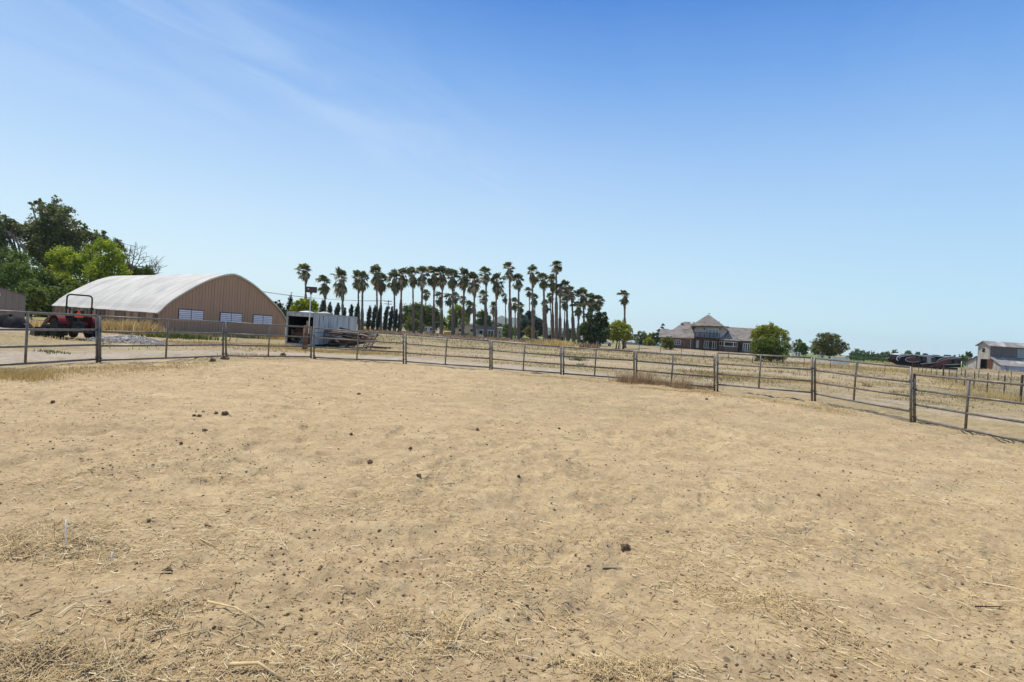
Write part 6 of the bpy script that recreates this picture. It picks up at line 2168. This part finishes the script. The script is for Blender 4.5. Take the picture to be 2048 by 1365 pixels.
pxs = r_.uniform(1160, 1200, n); Ys = r_.uniform(112, 118, n)
blades('palm_foot_brush', (pxs - 1024) / F * Ys, Ys, r_.uniform(.3, 1.0, n), np.full(n, .14), MATS['brown_weed'], 35, label='grey brush heap round the trunks of the dark tree', cat='brush')

# ------------------------------------------------------------------ grey monitor barn at right
BX = 120.6
bn_ = thing('grey_barn', 'weathered grey barn with raised centre, lean-tos and dark doorway at the right edge', 'barn', (BX + 12, 146, 0))
Y0, Y1, Y2, Y3 = 140.0, 143.6, 147.4, 151.0
LEN = 34.0
# gable face boards
nb = 26
for i in range(nb):
    ya = Y0 + (Y3 - Y0) * i / nb + .01; yb_ = Y0 + (Y3 - Y0) * (i + 1) / nb - .01
    def ztop(y):
        if y < Y1: return 1.9 + (y - Y0) / (Y1 - Y0) * 1.9
        if y > Y2: return 1.9 + (Y3 - y) / (Y3 - Y2) * 1.9
        return 6.7 + (1 - abs(y - 145.5) / 1.9) * 1.05
    if ya < Y1 < yb_: ya = Y1 + .001
    if ya < Y2 < yb_: yb_ = Y2 - .001
    ym_ = (ya + yb_) / 2
    base_ = -.2
    if 143.6 < ym_ < 146.3: base_ = 3.15
    poly = [(BX, ya, base_), (BX, yb_, base_), (BX, yb_, ztop(yb_) - .05), (BX, ya, ztop(ya) - .05)]
    mk('wall_board', MB().prism(poly, (-.05 - .012 * (i % 2), 0, 0)), MATS['weathered'], bn_, False, True)
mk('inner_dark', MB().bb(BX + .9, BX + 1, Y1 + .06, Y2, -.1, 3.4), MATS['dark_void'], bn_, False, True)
dr = mk('door', MB().bb(BX - .12, BX - .07, 142.5, 144.2, .1, 3.1), MATS['junk_brown'], bn_, False, True)
mk('brace', MB().bb(BX - .15, BX - .121, 142.6, 144.1, 1.5, 1.65), MATS['brown_wood'], dr, False, True, root=bn_)
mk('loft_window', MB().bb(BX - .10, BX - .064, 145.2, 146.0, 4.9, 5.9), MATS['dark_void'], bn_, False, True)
# long sides
npn = 12
for i in range(npn):
    xa = BX + LEN * i / npn + .01; xb = BX + LEN * (i + 1) / npn - .01
    mk('upper_side_panel', MB().bb(xa, xb, Y1 - .0, Y1 + .06, 3.75, 6.66), MATS['weathered_dark'], bn_, False, True)  # the long side's shade is put into a darker board colour
    mk('lower_side_panel', MB().bb(xa, xb, Y0, Y0 + .06 + .01 * (i % 2), -.2, 1.88), MATS['blue_paint'], bn_, False, True)
mk('monitor_roof', courses([(BX - .6, Y1 - .45, 6.55), (BX + LEN, Y1 - .45, 6.55), (BX + LEN, 145.5, 7.78), (BX - .6, 145.5, 7.78)], .5, .03), MATS['tin_roof'], bn_, False, True)
mk('monitor_roof_far', MB().prism([(BX - .6, 145.5, 7.78), (BX + LEN, 145.5, 7.78), (BX + LEN, Y2 + .45, 6.55), (BX - .6, Y2 + .45, 6.55)], (0, 0, -.1)), MATS['tin_roof'], bn_, False, True)
mk('lean_to_roof', courses([(BX - .25, Y0 - .3, 1.80), (BX + LEN, Y0 - .3, 1.80), (BX + LEN, Y1 - .01, 3.82), (BX - .25, Y1 - .01, 3.82)], .6, .03), MATS['tin_roof'], bn_, False, True)
mk('lean_to_roof_far', MB().prism([(BX - .25, Y3 + .3, 1.80), (BX + LEN, Y3 + .3, 1.80), (BX + LEN, Y2 + .01, 3.82), (BX - .25, Y2 + .01, 3.82)], (0, 0, -.1)), MATS['weathered_dark'], bn_, False, True)
for (ya, za, yb_, zb_) in ((Y1 - .45, 6.5, 145.5, 7.73), (Y2 + .45, 6.5, 145.5, 7.73), (Y0 - .3, 1.75, Y1, 3.8), (Y3 + .3, 1.75, Y2, 3.8)):
    mk('barge_board', MB().tube([(BX - .3, ya, za), (BX - .3, yb_, zb_)], .10, 4), MATS['weathered_dark'], bn_, False, True)
mk('far_side_wall', MB().bb(BX, BX + LEN, Y3 - .06, Y3, -.2, 1.85), MATS['weathered_dark'], bn_, False, True)
wx = (2041 - 1024) / F * Y1
w = mk('window', MB().bb(wx - .95, wx + .95, Y1 - .07, Y1 - .01, 4.0, 6.2), MATS['weathered'], bn_, False, True)
for i in range(3):
    for j in range(4):
        mk('pane', MB().bb(wx - .78 + i * .53, wx - .78 + i * .53 + .47, Y1 - .09, Y1 - .072, 4.15 + j * .49, 4.15 + j * .49 + .42), MATS['glass_pale'], w, False, True, root=bn_)
c = P(2012, 745, 139.5)
o = mk('leaning_board', MB().tube([(-.25, 0, 1.85), (.25, -.3, -.1)], .07, 4), MATS['dark_wood']); o.location = (c.x, 139.5, 0)
tag(o, 'dark board leaning against the pale blue lower wall of the grey barn', 'board')
# earth bank in front of the barn
r_ = np.random.default_rng(90)
xs = np.linspace(104, 150, 60); ysb = np.linspace(126, 139.3, 20)
XX, YY = np.meshgrid(xs, ysb)
ZZ = .75 * np.exp(-((YY - 133) / 3.2) ** 2) * (.4 + .8 * vn(XX, YY, .25, 91)) * sstep(104, 112, XX) * (1 - sstep(142, 150, XX)) + gz(XX, YY) - .02 - .2 * (1 - sstep(0, 2, YY - 126)) - .2 * sstep(137, 139.3, YY)
idx = np.arange(60 * 20).reshape(20, 60)
Fc = np.stack([idx[:-1, :-1], idx[:-1, 1:], idx[1:, 1:], idx[1:, :-1]], -1).reshape(-1, 4)
mat('bank_soil', (0.36, 0.27, 0.14), (0.20, 0.15, 0.09), rough=.95, scale=.6, bump=.3)
o = npmesh('earth_bank', np.stack([XX, YY, ZZ], -1).reshape(-1, 3), Fc, MATS['bank_soil'], smooth=True); tag(o, kind='structure')

# ------------------------------------------------------------------ long brown travel trailer
VY = 130.0; VU = VY / F
fw_ = thing('travel_trailer', 'long dark brown and black travel trailer with white swooshes and a raised nose', 'travel trailer', ((1866 - 1024) * VU, VY, 0))
def vx(px): return (px - 1866) * VU
def vz(px, py): return EYE + (hz(px) - py) * VU
def vp(px, py, y=0.): return (vx(px), y, vz(px, py))
outline = [(1809, 731), (1800, 727), (1793, 724), (1790.5, 720), (1793, 714), (1798, 709.5), (1804, 708.3), (1923, 715), (1923, 735.5), (1812, 733)]
mk('body', MB().prism([vp(a, b) for a, b in outline], (0, 2.5, 0)), MATS['coach_dark'], fw_)
mk('roof_cap', MB().prism([vp(a, b, -.02) for a, b in [(1797, 709.8), (1803, 708), (1923.3, 714.7), (1923.3, 716.1), (1804, 709.5), (1799, 711.2)]], (0, 2.54, 0)), MATS['white_paint'], fw_)


def ribbon(pts, w, m, name='swoosh', y=-.03):
    mb = MB()
    W3 = [Vector(vp(a, b, y)) for a, b in pts]
    prev = None
    for i, p in enumerate(W3):
        t = (W3[min(i + 1, len(W3) - 1)] - W3[max(i - 1, 0)]).normalized()
        n = Vector((-t.z, 0, t.x)) * w * (1 - .6 * abs(2 * i / (len(W3) - 1) - 1))
        mb.v += [tuple(p + n), tuple(p - n), tuple(p + n + Vector((0, .025, 0))), tuple(p - n + Vector((0, .025, 0)))]
        if i:
            o = (i - 1) * 4
            mb.f += [(o, o + 1, o + 5, o + 4), (o + 2, o + 6, o + 7, o + 3), (o, o + 4, o + 6, o + 2), (o + 1, o + 3, o + 7, o + 5)]
    return mk(name, mb, MATS[m], fw_)


def arc(cx, cy, rx_, ry_, a0, a1, k=14):
    return [(cx + rx_ * math.cos(D2R(a0 + (a1 - a0) * i / k)), cy - ry_ * math.sin(D2R(a0 + (a1 - a0) * i / k))) for i in range(k + 1)]


for args in (((1828, 719.5), 14, 4.2),):
    (cx, cy), ra, rb_ = args
    mk('side_panel', MB().prism([vp(a, b, -.028) for a, b in arc(cx, cy, ra, rb_, 0, 345, 20)], (0, .025, 0)), MATS['coach_brown'], fw_)
ribbon(arc(1828, 719.5, 17, 5.2, 40, 325), .055, 'white_paint', y=-.06)
ribbon([(1797, 722), (1793.5, 719), (1795, 714.5), (1801, 710.5), (1808, 709.8)], .16, 'white_paint')
ribbon([(1800, 719), (1799, 716), (1803, 713), (1812, 712), (1822, 711.8)], .07, 'white_paint', y=-.05)
ribbon([(1835, 712.5), (1850, 712.8), (1862, 714.3), (1870, 716.5)], .07, 'white_paint', y=-.05)
ribbon([(1875, 722), (1880, 718.6), (1888, 716), (1898, 714.9)], .08, 'white_paint', y=-.05)
ribbon([(1876, 724.5), (1884, 721), (1896, 718), (1910, 717.3), (1922, 718.2)], .10, 'coach_silver', y=-.05)
ribbon([(1842, 728.5), (1858, 726.6), (1870, 725), (1880, 723.5)], .20, 'coach_silver', y=-.05)
ribbon([(1890, 730), (1905, 729.5), (1915, 729.2), (1922.5, 728.2)], .14, 'coach_silver', y=-.05)
mk('side_panel', MB().prism([vp(a, b, -.028) for a, b in [(1858, 734), (1872, 727.5), (1886, 721), (1896, 719), (1897, 728), (1878, 734)]], (0, .025, 0)), MATS['coach_brown'], fw_)
mk('side_panel', MB().prism([vp(a, b, -.028) for a, b in [(1899, 718.9), (1922.6, 719.6), (1922.6, 721.2), (1899, 720.5)]], (0, .025, 0)), MATS['coach_brown'], fw_)
for (x0, x1, yt, yb, mm) in ((1831, 1841, 714, 721, 'glass'), (1861, 1873, 717.5, 725, 'glass'), (1896, 1903, 720.8, 727.5, 'glass'), (1909, 1917, 721.5, 728, 'glass'), (1845, 1852, 713.6, 722, 'glass')):
    mk('window', MB().prism([vp(x0, yt, -.06), vp(x1, yt + .4, -.06), vp(x1, yb + .4, -.06), vp(x0, yb, -.06)], (0, .03, 0)), MATS[mm], fw_)
mk('slide_out', MB().prism([vp(a, b, -.35) for a, b in [(1853.2, 714), (1860.5, 714.4), (1860.5, 727.6), (1853.2, 727.2)]], (0, .34, 0)), MATS['coach_silver'], fw_)
for (px, w_) in ((1866, 2.0), (1880, 1.2), (1903, 1.1)):
    mk('roof_unit', MB().prism([(vx(px) - w_ * .6, .8, vz(px, 711.9) - .15), (vx(px) + w_ * .6, .8, vz(px, 711.9) - .15), (vx(px) + w_ * .45, .8, vz(px, 711.9) + .12), (vx(px) - w_ * .45, .8, vz(px, 711.9) + .15)], (0, .8, 0)), MATS['black'], fw_)
for px in (1872, 1882):
    w = mk('wheel', MB().lathe([(.3, -.1), (.4, -.05), (.4, .05), (.3, .1)], c=(vx(px), .0, .4), axis='y', n=16), MATS['rubber'], fw_)
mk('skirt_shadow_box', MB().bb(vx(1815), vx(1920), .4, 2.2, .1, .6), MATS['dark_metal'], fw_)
mk('kingpin', MB().bb(vx(1802), vx(1805), 1.1, 1.4, .7, 1.25), MATS['dark_metal'], fw_)

# ------------------------------------------------------------------ white corral panels in the far field
def corral(label, x0, x1, yt, yb, Y, solid, name='white_corral'):
    a = P(x0, yb, Y); b = P(x1, yb, Y)
    t = thing(name, label, 'corral panel', (a.x, Y, 0), 0)
    Wd_ = b.x - a.x
    z1 = EYE + (hz((x0 + x1) / 2) - yt) / F * Y
    n_ = max(3, int(Wd_ / 1.2))
    for i in range(n_ + 1): mk('post', MB().bb(Wd_ * i / n_ - .05, Wd_ * i / n_ + .05, -.05, .05, -.1, z1), MATS['white_paint'], t)
    nr_ = 10 if solid else 4
    for k in range(nr_):
        z = .12 + (z1 - .2) * k / (nr_ - 1)
        mk('rail', MB().bb(0.05, Wd_, -.085, -.052, z - (.055 if solid else .045), z + (.055 if solid else .045)), MATS['white_paint'], t)
    return t


corral('white slatted corral section right of the oak tree', 1664, 1697, 714.2, 728, 96, True)
corral('open white rail section left of the solid white one', 1628, 1662, 711.5, 724, 108, False)
corral('small white rail section right of the big bush', 1584, 1600, 705, 717, 130, False)
pp = thing('white_pillar', 'white pole behind the right edge of the big bush', 'post', tuple(P(1583, 712, 118) * Vector((1, 1, 0)) if False else (P(1583, 712, 118).x, 118, 0)))
mk('shaft', MB().bb(-.16, .16, -.16, .16, -.1, 4.0), MATS['white_paint'], pp)
mk('cap', MB().bb(-.2, .2, -.2, .2, 4.0, 4.1), MATS['white_paint'], pp)

# ------------------------------------------------------------------ wire fences
def wire_fence(name, label, posts, hgt, r, nw, m='post_green', diag=None):
    t = thing(name, label, 'fence', (posts[0][0], posts[0][1], 0))
    tops = []
    for (x, y, hh) in posts:
        z0 = float(gz(x, y))
        mk('post', MB().tube([(x, y, z0 - .1), (x + random.uniform(-.02, .02), y, z0 + hh)], r * (1.8 if hh > hgt * 1.1 else 1), 6), MATS[m], t, False, True)
    for k in range(nw):
        pts = [(x, y, float(gz(x, y)) + .08 + (hgt - .12) * k / (nw - 1)) for x, y, hh in posts]
        mk('wire', MB().tube(pts, .0045, 4), MATS['wire_metal'], t, False, True)
    return t


fl = []
for px, fy in ((1241, 705), (1279, 708), (1321.5, 711), (1364, 713.5), (1409, 718), (1458, 723), (1507, 727), (1557, 731), (1610, 734.5), (1663, 737.5), (1718, 741), (1772, 745), (1826, 748)):
    Yd = EYE * F / (fy - hz(px)); fl.append(((px - 1024) / F * Yd, Yd, 1.25))
wire_fence('wire_fence', 'thin wire fence on dark stakes crossing the field before the brick house', fl, 1.2, .035, 4)
fl = []
for px, fy, hh in ((1826, 744, 1.3), (1832, 746, 1.3), (1839, 747, 1.3), (1847, 749, 1.3), (1854, 751, 1.3), (1865, 754, 1.3), (1876, 757, 1.3), (1889, 762, 1.75), (1901, 763.5, 1.3), (1916, 768, 1.3), (1933, 773, 1.3), (1952, 779, 1.3), (1979, 788, 1.35), (2013, 797, 1.35), (2047, 807, 1.45), (2090, 820, 1.3)):
    Yd = EYE * F / (fy - hz(px)); fl.append(((px - 1024) / F * Yd, Yd, hh))
wf = wire_fence('stake_fence', 'close-set dark steel stakes with wire running from the travel trailer towards the right edge', fl, 1.25, .032, 6)
mb = MB()
for (xa, ya, _), (xb, yb_, _) in zip(fl[7:], fl[8:]):
    L_ = math.hypot(xb - xa, yb_ - ya); n_ = int(L_ / .28)
    for k in range(1, n_):
        q = k / n_; x = xa + (xb - xa) * q; y = ya + (yb_ - ya) * q; z = float(gz(x, y))
        mb.tube([(x, y, z + .06), (x, y, z + 1.2)], .0035, 3, cap=False)
o = mk('mesh_wire', mb, MATS['wire_metal'], wf, False, True)
fl = []
for px, fy in ((1925, 752), (1960, 757), (2000, 762), (2025, 766), (2070, 772)):
    Yd = EYE * F / (fy - hz(px)); fl.append(((px - 1024) / F * Yd, Yd, 1.2))
wire_fence('wire_fence', 'second sparser stake fence in front of the grey barn', fl, 1.15, .035, 4)

# ------------------------------------------------------------------ air
def haze():
    m = bpy.data.materials.new('air')
    m.use_nodes = True
    nt = m.node_tree
    nt.nodes.clear()
    out = nt.nodes.new('ShaderNodeOutputMaterial')
    v = nt.nodes.new('ShaderNodeVolumePrincipled')
    v.inputs['Color'].default_value = (0.88, 0.95, 1.0, 1)
    v.inputs['Density'].default_value = 0.00011
    v.inputs['Anisotropy'].default_value = 0.3
    nt.links.new(v.outputs[0], out.inputs['Volume'])
    mb = MB().bb(-5200, 5200, -200, 4800, -3.2, 130)
    o = mk('haze', mb, m)
    tag(o, kind='stuff', label='thin blue summer haze over the whole plain', cat='haze')


HAZE = True
if HAZE:
    haze()
